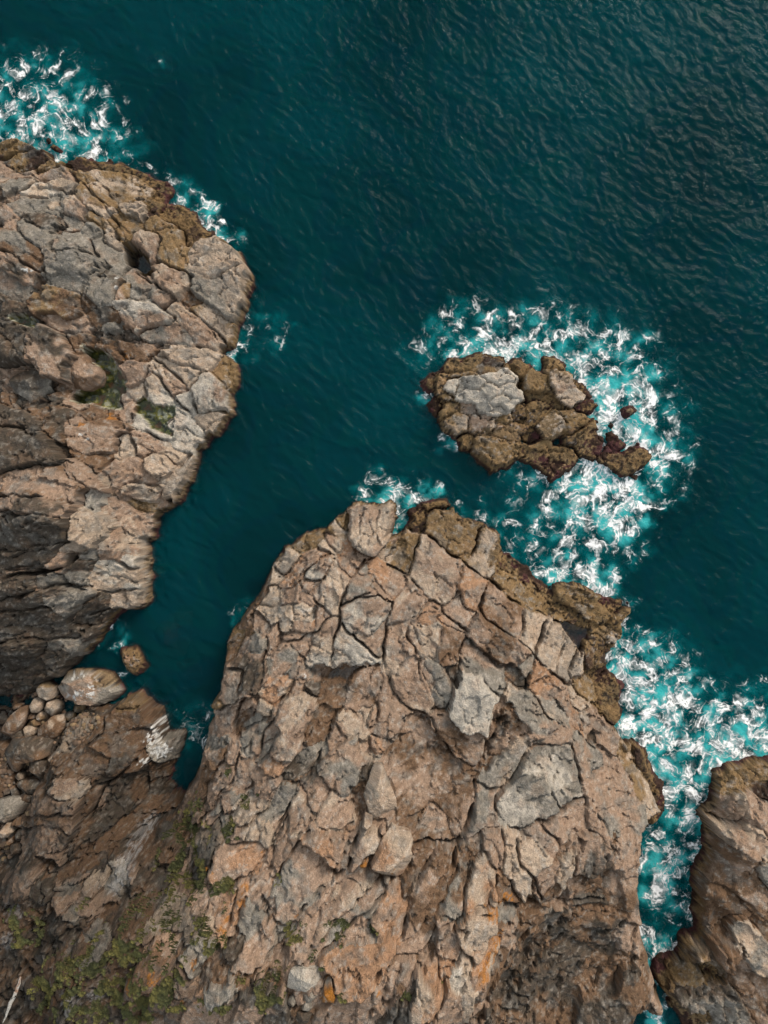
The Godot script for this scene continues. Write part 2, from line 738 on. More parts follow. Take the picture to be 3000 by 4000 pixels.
func pool_colour(x: float, z: float, pi: int, pd: float, c: Color) -> Color:
	var nf := n_fine.get_noise_2d(x, z)
	var nr := n_rust.get_noise_2d(x * 1.6, z * 1.6)
	var np := n_patch.get_noise_2d(x * 2.0, z * 2.0)
	var o := Vector3(c.r, c.g, c.b)
	if raw_pools[pi][2] == "a":
		var a := Vector3(0.09, 0.10, 0.022) * (1.0 + 0.8 * nf)
		a = a.lerp(Vector3(0.34, 0.30, 0.03), smoothstep(0.02, 0.28, nr + 0.3 * nf))
		a = a.lerp(Vector3(0.16, 0.075, 0.02), smoothstep(0.2, 0.4, -nr))
		a = a.lerp(Vector3(0.55, 0.55, 0.42), 0.85 * smoothstep(0.28, 0.38, nr + 0.35 * np + 0.2 * nf))
		o = o.lerp(a, smoothstep(-0.06, 0.02, pd))
		if pd > -0.16 and pd < 0.05 and nf + nr > 0.12:
			o = o.lerp(Vector3(0.52, 0.50, 0.40), 0.7)
	return Color(o.x, o.y, o.z)


const LAND_INFO := {
	"shore": ["long weathered brown and grey rock shore with dark gully and brown fin", "shore"],
	"headland": ["broad jointed pinkish headland rising from the sea to a mossy slope", "headland"],
	"cliff": ["brown cliff across the narrow foaming channel from the headland", "cliff"],
	"islet": ["pale-topped rock islet crusted with brown weed, ringed by foam", "islet"]}


func mesh_rock() -> void:
	for l in LAND_INFO:
		var o := Node3D.new()
		o.name = l
		add_child(o)
		if l == "islet":
			tag(o, LAND_INFO[l][0], LAND_INFO[l][1])
		else:
			tag(o, LAND_INFO[l][0], "", "", "structure")
		lands[l] = o
	# sort quads by slab
	var nb := blocks.size()
	var count := PackedInt32Array()
	count.resize(nb + 1)
	count.fill(0)
	var quad_owner := PackedInt32Array()
	quad_owner.resize(NX * NZ)
	quad_owner.fill(-1)
	for j in range(1, NZ - 2):
		for i in range(1, NX - 2):
			var k := j * NX + i
			var id := owner_of[k]
			if id < 0 or height[k] < -8.0 or height[k + 1] < -8.0 or height[k + NX] < -8.0 or height[k + NX + 1] < -8.0:
				continue
			if height[k] < -2.6 and height[k + 1] < -2.6 and height[k + NX] < -2.6 and height[k + NX + 1] < -2.6:
				continue
			quad_owner[k] = id
			count[id + 1] += 1
	for id in nb:
		count[id + 1] += count[id]
	var fill := count.duplicate()
	var order := PackedInt32Array()
	order.resize(count[nb])
	for k in NX * NZ:
		var id := quad_owner[k]
		if id >= 0:
			order[fill[id]] = k
			fill[id] += 1
	var local := PackedInt32Array()
	local.resize(NX * NZ)
	local.fill(-1)
	var tris := 0
	for id in nb:
		if count[id + 1] - count[id] < 6:
			continue
		var b: Dictionary = blocks[id]
		var verts := PackedVector3Array()
		var norms := PackedVector3Array()
		var cols := PackedColorArray()
		var idx := PackedInt32Array()
		var used := PackedInt32Array()
		for q in range(count[id], count[id + 1]):
			var k := order[q]
			for c in 4:
				var kk := k + (c & 1) + (NX if c > 1 else 0)
				if local[kk] < 0:
					local[kk] = verts.size()
					used.append(kk)
					var x := X0 + (kk % NX) * DX
					var z := Z0 + (kk / NX) * DX
					var h := height[kk]
					verts.append(Vector3(x, h, z))
					norms.append(slope_normal(kk))
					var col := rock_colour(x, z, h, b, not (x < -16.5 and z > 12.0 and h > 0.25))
					if pool_of[kk] >= 0:
						col = pool_colour(x, z, pool_of[kk], pool_d[kk], col)
					cols.append(col)
			var a0 := local[k]
			var a1 := local[k + 1]
			var a2 := local[k + NX]
			var a3 := local[k + NX + 1]
			idx.append_array(PackedInt32Array([a0, a1, a2, a1, a3, a2]))
		for kk in used:
			local[kk] = -1
		tris += idx.size() / 3
		var arr := []
		arr.resize(Mesh.ARRAY_MAX)
		arr[Mesh.ARRAY_VERTEX] = verts
		arr[Mesh.ARRAY_NORMAL] = norms
		arr[Mesh.ARRAY_COLOR] = cols
		arr[Mesh.ARRAY_INDEX] = idx
		var mesh := ArrayMesh.new()
		mesh.add_surface_from_arrays(Mesh.PRIMITIVE_TRIANGLES, arr)
		mesh.surface_set_material(0, rock_mat)
		var o := MeshInstance3D.new()
		o.mesh = mesh
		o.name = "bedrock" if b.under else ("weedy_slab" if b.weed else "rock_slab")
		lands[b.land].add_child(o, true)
		if b.under:
			tag(o, "", "", "", "stuff")
	print("rock triangles ", tris)


func rock_at(x: float, z: float) -> float:
	var i := clampi(int((x - X0) / DX), 1, NX - 2)
	var j := clampi(int((z - Z0) / DX), 1, NZ - 2)
	return height[j * NX + i]


# ---------------------------------------------------------------- boulders
func build_boulders() -> void:
	var n3 := fnl(51, 0.55, 4)
	var nl := fnl(52, 2.2, 3)
	for raw in raw_boulders:
		var base: float = raw[1]
		var top: float = raw[2]
		var rnd: float = raw[3]
		var label: String = raw[4]
		var mid := lerpf(base, top, 0.5)
		var poly := PackedVector2Array()
		for p in raw[6]:
			poly.append(at(p.x, p.y, mid))
		var c := centre_of(poly)
		var lowest := base
		for p in poly:
			var g := rock_at(p.x, p.y)
			if g > -5.0:
				lowest = minf(lowest, g)
		var foot := lowest - 0.25
		var wide := 0.0
		for p in poly:
			wide = maxf(wide, p.distance_to(c))
		var na := 64 if wide < 1.0 else 112
		var nr := 12 if wide < 1.0 else 26
		var size := 0.0
		var rad := PackedFloat32Array()
		for a in na:
			var dir := Vector2.from_angle(TAU * a / na)
			var hit := 0.2
			for s in poly.size():
				var x = Geometry2D.segment_intersects_segment(c, c + dir * 40.0, poly[s], poly[(s + 1) % poly.size()])
				if x != null:
					hit = maxf(hit, c.distance_to(x))
			rad.append(hit)
			size += hit / na
		if rnd > 0.4:
			for pass_ in 2:
				var old := rad.duplicate()
				for a in na:
					rad[a] = (old[a] * 2.0 + old[(a + 1) % na] + old[(a + na - 1) % na]) * 0.25
		var r := RandomNumberGenerator.new()
		r.seed = hash(label) + int(c.x * 100.0) + int(c.y * 57.0)
		var cuts: Array = []
		for s in int(13.0 - 8.0 * rnd):
			cuts.append([Vector3(r.randf_range(-1, 1), r.randf_range(0.35, 1.1), r.randf_range(-1, 1)).normalized(), r.randf_range(0.55, 0.9) if rnd < 0.45 else r.randf_range(0.75, 0.95)])
		var t: String = raw[0]
		var ang := r.randf_range(0, PI)
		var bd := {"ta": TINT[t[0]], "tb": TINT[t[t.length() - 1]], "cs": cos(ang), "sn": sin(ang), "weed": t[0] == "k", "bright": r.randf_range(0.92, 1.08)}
		var expo := lerpf(5.5, 2.3, rnd)
		var pts := PackedVector3Array()
		var cols := PackedColorArray()
		var rings: Array = []
		for k in nr + 1:
			rings.append(Vector2(float(k) / nr, 1.0))       # over the top, from the middle to the rim
		for k in range(1, 9):
			rings.append(Vector2(1.0 - 0.16 * k / 8.0, -k / 8.0))   # and down to the foot
		for rg in rings:
			for a in na:
				var q: float = rg.x
				var dir := Vector2.from_angle(TAU * a / na)
				var reach := rad[a] * q
				var y := 0.0
				if rg.y > 0.0:
					y = mid + (top - mid) * pow(maxf(0.0, 1.0 - pow(q, expo)), 1.0 / expo)
				else:
					y = lerpf(mid, foot, -rg.y)
				var v := Vector3(dir.x * reach, y - mid, dir.y * reach)
				var half := Vector3(size, (top - mid), size)
				var unit := v / half
				for cut in cuts:
					var over: float = unit.dot(cut[0]) - cut[1]
					if over > 0.0:
						unit -= cut[0] * over * 0.97
				v = unit * half
				var w := Vector3(c.x + v.x, mid + v.y, c.y + v.z)
				var bump := n3.get_noise_3dv(w) * (0.16 if rnd > 0.45 else 0.06) * size + nl.get_noise_3dv(w) * 0.07 * minf(1.0, size) * (1.3 - rnd)
				w += unit.normalized() * bump
				pts.append(w)
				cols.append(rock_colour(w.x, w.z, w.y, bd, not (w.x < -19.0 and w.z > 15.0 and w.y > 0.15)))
		var st := SurfaceTool.new()
		st.begin(Mesh.PRIMITIVE_TRIANGLES)
		st.set_smooth_group(0 if rnd > 0.45 else -1)
		for k in pts.size():
			st.set_color(cols[k])
			st.add_vertex(pts[k] - Vector3(c.x, base, c.y))
		for k in rings.size() - 1:
			for a in na:
				var a0 := k * na + a
				var a1 := k * na + (a + 1) % na
				st.add_index(a0)
				st.add_index(a1)
				st.add_index(a0 + na)
				st.add_index(a1)
				st.add_index(a1 + na)
				st.add_index(a0 + na)
		st.generate_normals()
		var o := MeshInstance3D.new()
		o.mesh = st.commit()
		o.mesh.surface_set_material(0, rock_mat)
		o.name = numbered("sea_rock" if top < 1.0 and t == "k" else "boulder")
		o.position = Vector3(c.x, base, c.y)
		add_child(o)
		tag(o, label, "rock" if t == "k" else "boulder", raw[5])


func build_splinter() -> void:
	# thin pale splinter lying on the mossy slope
	var a := at(70, 3830, 11.2)
	var b := at(14, 3995, 10.9)
	var ya := rock_at(a.x, a.y) + 0.10
	var yb := rock_at(b.x, b.y) + 0.10
	var from := Vector3(a.x, ya, a.y)
	var to := Vector3(b.x, yb, b.y)
	var axis := (to - from).normalized()
	var side := axis.cross(Vector3.UP).normalized()
	var up := side.cross(axis).normalized()
	var st := SurfaceTool.new()
	st.begin(Mesh.PRIMITIVE_TRIANGLES)
	st.set_smooth_group(-1)
	var n := 14
	for k in n + 1:
		var t := float(k) / n
		var rad := 0.13 * pow(maxf(0.02, sin(PI * (0.12 + 0.86 * t))), 0.6)
		for s in 7:
			var ang := TAU * s / 7.0
			var p := from.lerp(to, t) + (side * cos(ang) + up * sin(ang) * 0.8) * rad * (1.0 + 0.6 * n_rust.get_noise_2d(t * 9.0, s * 2.0)) + side * 0.12 * n_rust.get_noise_2d(t * 4.0, 30.0)
			st.set_color(Color(0.36, 0.2, 0.13) if t < 0.3 and n_rust.get_noise_2d(t * 20.0, s) > -0.1 else Color(0.5, 0.47, 0.43))
			st.add_vertex(p - from)
	for k in n:
		for s in 7:
			var i0 := k * 7 + s
			var i1 := k * 7 + (s + 1) % 7
			for q in [i0, i1, i0 + 7, i1, i1 + 7, i0 + 7]:
				st.add_index(q)
	st.generate_normals()
	var o := MeshInstance3D.new()
	o.mesh = st.commit()
	o.mesh.surface_set_material(0, rock_mat)
	o.name = "stone_splinter"
	o.position = from
	add_child(o)
	tag(o, "thin pale splinter of rock lying on the dark mossy slope", "splinter")


# ---------------------------------------------------------------- pools
func build_pools() -> void:
	var m := StandardMaterial3D.new()
	m.resource_name = "pool_water"
	m.albedo_color = Color(0.03, 0.12, 0.14, 0.2)
	m.transparency = BaseMaterial3D.TRANSPARENCY_ALPHA
	m.roughness = 0.04
	m.metallic_specular = 0.3
	for raw in raw_pools:
		var level: float = raw[0]
		var grown := Geometry2D.offset_polygon(raw[5], 0.28, Geometry2D.JOIN_ROUND)
		var poly: PackedVector2Array = grown[0]
		var tri := Geometry2D.triangulate_polygon(poly)
		var c := centre_of(poly)
		var st := SurfaceTool.new()
		st.begin(Mesh.PRIMITIVE_TRIANGLES)
		for k in range(0, tri.size(), 3):
			var a := poly[tri[k]]
			var b := poly[tri[k + 1]]
			var d := poly[tri[k + 2]]
			if (b - a).cross(d - a) < 0.0:
				var e := b
				b = d
				d = e
			for p in [a, b, d]:
				st.set_normal(Vector3.UP)
				st.add_vertex(Vector3(p.x - c.x, 0, p.y - c.y))
		var o := MeshInstance3D.new()
		o.mesh = st.commit()
		o.mesh.surface_set_material(0, m)
		o.name = numbered("rock_pool")
		o.position = Vector3(c.x, level, c.y)
		add_child(o)
		tag(o, raw[3], "pool")


# ---------------------------------------------------------------- sea and foam
const SX0 := -42.0
const SZ0 := -54.0
const SDX := 0.15
const SNX := 560
const SNZ := 720
const FW := 1536
const FH := 2048
const FX0 := -35.0
const FZ0 := -46.5
const FSX := 70.0
const FSZ := 93.0
const DW := 280        # foam density grid, 0.25 m
const DH := 372


func build_sea() -> void:
	var total := PackedFloat32Array()
	total.resize(DW * DH)
	total.fill(0.0)
	var who := PackedInt32Array()
	who.resize(DW * DH)
	who.fill(-1)
	for fi in raw_foam.size():
		var a: Array = raw_foam[fi][1]
		for k in range(0, a.size(), 4):
			var c := at(a[k], a[k + 1], 0.0)
			var r: float = a[k + 2] * CAM_H / focal * 1.8
			var s: float = a[k + 3]
			for j in range(maxi(0, int((c.y - r - FZ0) * 4.0)), mini(DH, int((c.y + r - FZ0) * 4.0) + 2)):
				for i in range(maxi(0, int((c.x - r - FX0) * 4.0)), mini(DW, int((c.x + r - FX0) * 4.0) + 2)):
					var q := (Vector2(FX0 + i * 0.25, FZ0 + j * 0.25) - c).length_squared() / (r * r)
					if q < 1.0:
						var v := s * (1.0 - q) * (1.0 + 0.35 * q)
						if v > total[j * DW + i]:
							total[j * DW + i] = v
							who[j * DW + i] = fi
	var wander := fnl(60, 0.45, 4)
	var near := PackedByteArray()       # two-metre cells within reach of foam
	near.resize(40 * 50)
	near.fill(0)
	for j in DH:
		for i in DW:
			if total[j * DW + i] > 0.0:
				for q in [-1, 0, 1]:
					for w in [-1, 0, 1]:
						near[clampi(j / 8 + q, 0, 49) * 40 + clampi(i / 8 + w, 0, 39)] = 1
	const QW := 560
	const QH := 744
	var dens := PackedFloat32Array()
	dens.resize(QW * QH)
	dens.fill(0.0)
	for j in QH:
		for i in QW:
			var x := FX0 + i * 0.125
			var z := FZ0 + j * 0.125
			if near[mini(j / 16, 49) * 40 + mini(i / 16, 39)] == 0:
				continue
			var fx := clampf((x + 1.3 * wander.get_noise_2d(x, z) - FX0) * 4.0, 0.0, DW - 2.0)
			var fz := clampf((z + 1.3 * wander.get_noise_2d(x, z + 77.0) - FZ0) * 4.0, 0.0, DH - 2.0)
			var ix := int(fx)
			var iz := int(fz)
			fx -= ix
			fz -= iz
			var k := iz * DW + ix
			dens[j * QW + i] = lerpf(lerpf(total[k], total[k + 1], fx), lerpf(total[k + DW], total[k + DW + 1], fx), fz)
	# the pattern of the foam: threads round cells of clear water, closing to white where the surf is thick
	var warp := fnl(61, 0.22, 2)
	var warp2 := fnl(62, 0.8, 2)
	var c1 := fnl(63, 0.62, 1, FastNoiseLite.TYPE_CELLULAR)
	c1.cellular_return_type = FastNoiseLite.RETURN_DISTANCE2_SUB
	c1.cellular_jitter = 0.9
	var r1 := fnl(68, 0.5, 2)
	var r2 := fnl(70, 1.1, 2)
	var milky := fnl(69, 0.7, 4)
	var lump := fnl(65, 0.55, 4)
	var fine := fnl(66, 3.0, 3)
	var data := PackedByteArray()
	data.resize(FW * FH * 2)
	data.fill(0)
	var sx := FSX / FW
	var sz := FSZ / FH
	for j in FH:
		var z := FZ0 + (j + 0.5) * sz
		for i in FW:
			var x := FX0 + (i + 0.5) * sx
			var fx := minf((x - FX0) * 8.0, QW - 2.0)
			var fz := minf((z - FZ0) * 8.0, QH - 2.0)
			var ix := int(fx)
			var jz_ := int(fz)
			var k := jz_ * QW + ix
			if dens[k] + dens[k + QW + 1] < 0.03:
				continue
			fx -= ix
			fz -= jz_
			var d := lerpf(lerpf(dens[k], dens[k + 1], fx), lerpf(dens[k + QW], dens[k + QW + 1], fx), fz)
			if d < 0.04:
				continue
			var l := lump.get_noise_2d(x, z)
			d = 0.78 * d + 0.6 * l * minf(1.0, d * 2.0)
			if d < 0.06:
				continue
			var wx := x + 1.2 * warp.get_noise_2d(x, z) + 0.3 * warp2.get_noise_2d(x, z)
			var wz := z + 1.2 * warp.get_noise_2d(x + 90.0, z) + 0.3 * warp2.get_noise_2d(x + 50.0, z)
			var e1 := c1.get_noise_2d(wx, wz) + 1.0
			var n1 := absf(r1.get_noise_2d(wx, wz))
			var n2 := absf(r2.get_noise_2d(wx, wz))
			var f := fine.get_noise_2d(x, z)
			var milk := milky.get_noise_2d(wx, wz)
			var torn := smoothstep(-0.45, 0.15, milk + 0.4 * f + 0.3 * (d - 0.4))
			var t1 := 0.05 + 0.07 * d + 0.06 * f
			var a := (0.45 + 0.3 * d) * smoothstep(t1, 0.0, e1) * smoothstep(0.12, 0.55, d) * torn
			var t2 := 0.05 + 0.06 * d + 0.05 * f
			a = maxf(a, (0.48 + 0.35 * d) * smoothstep(t2, 0.0, n1) * smoothstep(0.08, 0.45, d) * (0.35 + 0.65 * torn))
			a = maxf(a, (0.3 + 0.4 * d) * smoothstep(t2 * 1.6, 0.0, n2) * smoothstep(0.3, 0.8, d) * torn)
			a += 0.42 * smoothstep(0.35, 1.15, d + 0.6 * milk + 0.2 * f)
			a = maxf(a, 0.97 * smoothstep(0.8, 1.5, d + 0.75 * milk + 0.18 * f))
			a += 0.16 * smoothstep(0.3, 0.95, d + 0.4 * milk)
			a = pow(clampf(a, 0.0, 1.0), 1.6)
			if a > 0.01:
				var o := (j * FW + i) * 2
				data[o] = int(clampf(200.0 + 26.0 * f + 12.0 * d, 150.0, 220.0))
				data[o + 1] = int(clampf(a, 0.0, 0.97) * 255.0)
	var img := Image.create_from_data(FW, FH, false, Image.FORMAT_LA8, data)
	img.convert(Image.FORMAT_RGBA8)
	# waves
	var w1 := fnl(71, 0.16, 2)
	var w2 := fnl(72, 1.15, 2)
	var w3 := fnl(73, 2.4, 2)
	var tone := fnl(74, 0.05, 3)
	var n := SNX * SNZ
	var hs := PackedFloat32Array()
	hs.resize(n)
	var ds := PackedFloat32Array()
	ds.resize(n)
	for j in SNZ:
		var z := SZ0 + j * SDX
		for i in SNX:
			var x := SX0 + i * SDX
			# crests lie across the wind, which blows from the upper right
			var u := 0.80 * x + 0.60 * z
			var v := -0.60 * x + 0.80 * z
			var d := 0.0
			if x > FX0 and z > FZ0 and x < FX0 + 69.7 and z < FZ0 + 92.7:
				d = dens[int((z - FZ0) * 8.0) * QW + int((x - FX0) * 8.0)]
			ds[j * SNX + i] = d
			var q := w2.get_noise_2d(u * 0.62 + 0.8 * w1.get_noise_2d(x, z), v * 1.05)
			var calm := 1.0 - 0.75 * smoothstep(0.1, 0.6, d)     # foam smooths the ripples
			var h := 0.14 * w1.get_noise_2d(u * 0.8, v * 1.2) + calm * (0.10 * q + 0.058 * w3.get_noise_2d(u * 0.8, v))
			if d > 0.0:
				h += d * 0.22 * lump.get_noise_2d(x * 1.3, z * 1.3)
			hs[j * SNX + i] = h
	var verts := PackedVector3Array()
	var norms := PackedVector3Array()
	var cols := PackedColorArray()
	verts.resize(n)
	norms.resize(n)
	cols.resize(n)
	for j in SNZ:
		for i in SNX:
			var k := j * SNX + i
			var x := SX0 + i * SDX
			var z := SZ0 + j * SDX
			verts[k] = Vector3(x, hs[k], z)
			var hx := hs[k + (1 if i < SNX - 1 else 0)] - hs[k - (1 if i > 0 else 0)]
			var hz := hs[k + (SNX if j < SNZ - 1 else 0)] - hs[k - (SNX if j > 0 else 0)]
			norms[k] = Vector3(-hx, 2.0 * SDX, -hz).normalized()
			var t := tone.get_noise_2d(x, z)
			var c := Vector3(0.0004, 0.028, 0.034) * (1.0 + 0.5 * t)
			var alpha := 0.62
			var d := ds[k]
			if d > 0.02:
				var m := d * (0.75 + 0.9 * lump.get_noise_2d(x * 0.8 + 30.0, z * 0.8))
				c = c.lerp(Vector3(0.004, 0.105, 0.115), smoothstep(0.0, 0.85, m))
				c = c.lerp(Vector3(0.035, 0.30, 0.31), 0.85 * smoothstep(0.40, 0.95, m))
				alpha = lerpf(alpha, 0.93, smoothstep(0.2, 0.7, m))
			cols[k] = Color(c.x, c.y, c.z, alpha)
	var idx := PackedInt32Array()
	for j in SNZ - 1:
		for i in SNX - 1:
			var k := j * SNX + i
			# nothing of the sea shows where rock stands well above it
			var x := SX0 + i * SDX
			var z := SZ0 + j * SDX
			if x > X0 + 1.0 and x < X0 + NX * DX - 1.0 and z > Z0 + 1.0 and z < Z0 + NZ * DX - 1.0:
				var g := (int((z - Z0) / DX)) * NX + int((x - X0) / DX)
				if height[g] > 0.5 and height[g + 3] > 0.5 and height[g + 3 * NX] > 0.5 and height[g + 3 * NX + 3] > 0.5 and height[g - 2] > 0.5 and height[g - 2 * NX] > 0.5:
					continue
			idx.append_array(PackedInt32Array([k, k + 1, k + SNX, k + 1, k + SNX + 1, k + SNX]))
	var sea_mat := StandardMaterial3D.new()
	sea_mat.resource_name = "sea_water"
	sea_mat.vertex_color_use_as_albedo = true
	sea_mat.transparency = BaseMaterial3D.TRANSPARENCY_ALPHA
	var clear := Image.create(4, 4, false, Image.FORMAT_RGBA8)
	clear.fill(Color.WHITE)
	sea_mat.albedo_texture = ImageTexture.create_from_image(clear)
	sea_mat.roughness = 0.15
	sea_mat.metallic_specular = 0.135
	sea_mat.heightmap_enabled = true
	sea_mat.heightmap_texture = noise_tex(75, 0.014, 4, 0.0, 1.0, 1024)
	sea_mat.heightmap_scale = 3.5
	var sea := Node3D.new()
	sea.name = "sea"
	add_child(sea)
	tag(sea, "deep teal sea with small wind ripples round the rocks", "", "", "structure")
	var uvs := PackedVector2Array()
	uvs.resize(n)
	for k in n:
		var p := verts[k]
		uvs[k] = Vector2(0.80 * p.x + 0.60 * p.z, (-0.60 * p.x + 0.80 * p.z) * 1.5) / 5.5
	sea.add_child(sheet("water_surface", verts, norms, cols, idx, sea_mat, uvs))
	# clouded water below: each layer dims what lies under it, as thickness does
	var layers := [[-0.5, 0.42, Color(0.0004, 0.027, 0.033)], [-1.0, 0.5, Color(0.0004, 0.027, 0.033)], [-1.7, 0.6, Color(0.0004, 0.027, 0.033)], [-2.5, 1.0, Color(0.0004, 0.027, 0.033)]]
	for l in layers:
		var lm := StandardMaterial3D.new()
		lm.resource_name = "clouded_water"
		var lc: Color = l[2].linear_to_srgb()
		lc.a = l[1]
		lm.albedo_color = lc
		if l[1] < 1.0:
			lm.transparency = BaseMaterial3D.TRANSPARENCY_ALPHA
		lm.roughness = 1.0
		lm.metallic_specular = 0.0
		var pm := PlaneMesh.new()
		pm.size = Vector2(84, 108) if l[1] < 1.0 else Vector2(2400, 2400)
		pm.material = lm
		var mi := MeshInstance3D.new()
		mi.name = "clouded_water"
		mi.mesh = pm
		mi.position = Vector3(0, l[0], 0)
		sea.add_child(mi, true)
	var far_mat := StandardMaterial3D.new()
	far_mat.albedo_color = Color(0.0004, 0.0275, 0.0335).linear_to_srgb()
	far_mat.roughness = 0.6
	far_mat.metallic_specular = 0.17
	for q in [[Vector3(0, 0, -54.0 - 500.0), Vector2(2000, 1000)], [Vector3(0, 0, 53.85 + 500.0), Vector2(2000, 1000)], [Vector3(-542, 0, -0.075), Vector2(1000, 107.85)], [Vector3(41.85 + 500.0, 0, -0.075), Vector2(1000, 107.85)]]:
		var pm := PlaneMesh.new()
		pm.size = q[1]
		pm.material = far_mat
		var mi := MeshInstance3D.new()
		mi.name = "open_water"
		mi.mesh = pm
		mi.position = q[0]
		sea.add_child(mi, true)
	# foam floats on the waves
	var fm := StandardMaterial3D.new()
	fm.resource_name = "foam"
	fm.albedo_texture = ImageTexture.create_from_image(img)
	fm.transparency = BaseMaterial3D.TRANSPARENCY_ALPHA
	fm.roughness = 0.9
	fm.texture_repeat = false
	for fi in raw_foam.size():
		var fv := PackedVector3Array()
		var fnn := PackedVector3Array()
		var fuv := PackedVector2Array()
		var fidx := PackedInt32Array()
		var local := {}
		for q in range(0, idx.size(), 6):
			var k := idx[q]
			if ds[k] < 0.02 and ds[k + 1] < 0.02 and ds[k + SNX] < 0.02 and ds[k + SNX + 1] < 0.02:
				continue
			var p := verts[k]
			var px := p.x + 1.3 * wander.get_noise_2d(p.x, p.z) - FX0
			var pz := p.z + 1.3 * wander.get_noise_2d(p.x, p.z + 77.0) - FZ0
			var w := -1
			for c in 9:
				if w < 0:
					w = who[clampi(int(pz * 4.0) + [0, 1, 0, 1, -1, 2, 0, 0, 2][c], 0, DH - 1) * DW + clampi(int(px * 4.0) + [0, 0, 1, 1, 0, 0, -1, 2, 2][c], 0, DW - 1)]
			if w != fi:
				continue
			for c in 6:
				var kk := idx[q + c]
				if not local.has(kk):
					local[kk] = fv.size()
					fv.append(verts[kk] + Vector3(0, 0.03, 0))
					fnn.append(norms[kk])
					fuv.append(Vector2((verts[kk].x - FX0) / FSX, (verts[kk].z - FZ0) / FSZ))
				fidx.append(local[kk])
		if fidx.size() == 0:
			continue
		var arr := []
		arr.resize(Mesh.ARRAY_MAX)
		arr[Mesh.ARRAY_VERTEX] = fv
		arr[Mesh.ARRAY_NORMAL] = fnn
		arr[Mesh.ARRAY_TEX_UV] = fuv
		arr[Mesh.ARRAY_INDEX] = fidx
		var am := ArrayMesh.new()
		am.add_surface_from_arrays(Mesh.PRIMITIVE_TRIANGLES, arr)
		am.surface_set_material(0, fm)
		var o := MeshInstance3D.new()
		o.mesh = am
		o.name = numbered("sea_foam")
		add_child(o)
		tag(o, raw_foam[fi][0], "foam", "", "stuff")


func sheet(called: String, v: PackedVector3Array, nn: PackedVector3Array, c: PackedColorArray, idx: PackedInt32Array, m: Material, uvs: PackedVector2Array) -> MeshInstance3D:
	var arr := []
	arr.resize(Mesh.ARRAY_MAX)
	arr[Mesh.ARRAY_VERTEX] = v
	arr[Mesh.ARRAY_NORMAL] = nn
	arr[Mesh.ARRAY_COLOR] = c
	arr[Mesh.ARRAY_TEX_UV] = uvs
	arr[Mesh.ARRAY_INDEX] = idx
	var am := ArrayMesh.new()
	am.add_surface_from_arrays(Mesh.PRIMITIVE_TRIANGLES, arr)
	am.surface_set_material(0, m)
	var o := MeshInstance3D.new()
	o.name = called
	o.mesh = am
	return o


# ---------------------------------------------------------------- moss
func build_pebbles() -> void:
	var ball := SphereMesh.new()
	ball.radius = 0.5
	ball.height = 0.8
	ball.radial_segments = 9
	ball.rings = 5
	var st := SurfaceTool.new()
	st.create_from(ball, 0)
	var a := st.commit_to_arrays()
	var v: PackedVector3Array = a[Mesh.ARRAY_VERTEX]
	for k in v.size():
		v[k] *= 1.0 + 0.35 * n_rust.get_noise_3dv(v[k] * 3.0)
	var st2 := SurfaceTool.new()
	st2.begin(Mesh.PRIMITIVE_TRIANGLES)
	for k in a[Mesh.ARRAY_INDEX]:
		st2.add_vertex(v[k])
	st2.index()
	st2.generate_normals()
	var mesh := st2.commit()
	var m := StandardMaterial3D.new()
	m.resource_name = "pebble"
	m.vertex_color_use_as_albedo = true
	m.roughness = 0.85
	mesh.surface_set_material(0, m)
	var r := RandomNumberGenerator.new()
	r.seed = 17
	var xf: Array = []
	var cols: Array = []
	for q in [[200, 2790, 120, 260], [330, 2790, 90, 150], [70, 3000, 70, 120], [50, 3260, 60, 160], [120, 3120, 60, 90]]:
		for k in q[3]:
			var d := Vector2.from_angle(r.randf() * TAU) * sqrt(r.randf()) * float(q[2])
			var w := at(q[0] + d.x, q[1] + d.y, 1.5)
			var y := rock_at(w.x, w.y)
			if y < -0.4 or y > 6.0:
				continue
			var sc := r.randf_range(0.15, 0.6) * r.randf_range(0.6, 1.0)
			xf.append(Transform3D(Basis.from_euler(Vector3(r.randf_range(-0.4, 0.4), r.randf() * TAU, r.randf_range(-0.4, 0.4))).scaled(Vector3(sc, sc * 0.8, sc)), Vector3(w.x, y + sc * 0.12, w.y)))
			var t: Vector3 = [TINT.b, TINT.d * 1.3, TINT.o * 0.9, TINT.b * 0.8][r.randi() % 4] * r.randf_range(0.4, 0.8)
			cols.append(Color(t.x, t.y, t.z))
	var mm := MultiMesh.new()
	mm.transform_format = MultiMesh.TRANSFORM_3D
	mm.use_colors = true
	mm.mesh = mesh
	mm.instance_count = xf.size()
	for k in xf.size():
		mm.set_instance_transform(k, xf[k])
		mm.set_instance_color(k, cols[k])
	var o := MultiMeshInstance3D.new()
	o.name = "pebbles"
	o.multimesh = mm
	add_child(o)
	tag(o, "small brown and tan pebbles filling the gaps of the gully", "pebbles", "", "stuff")


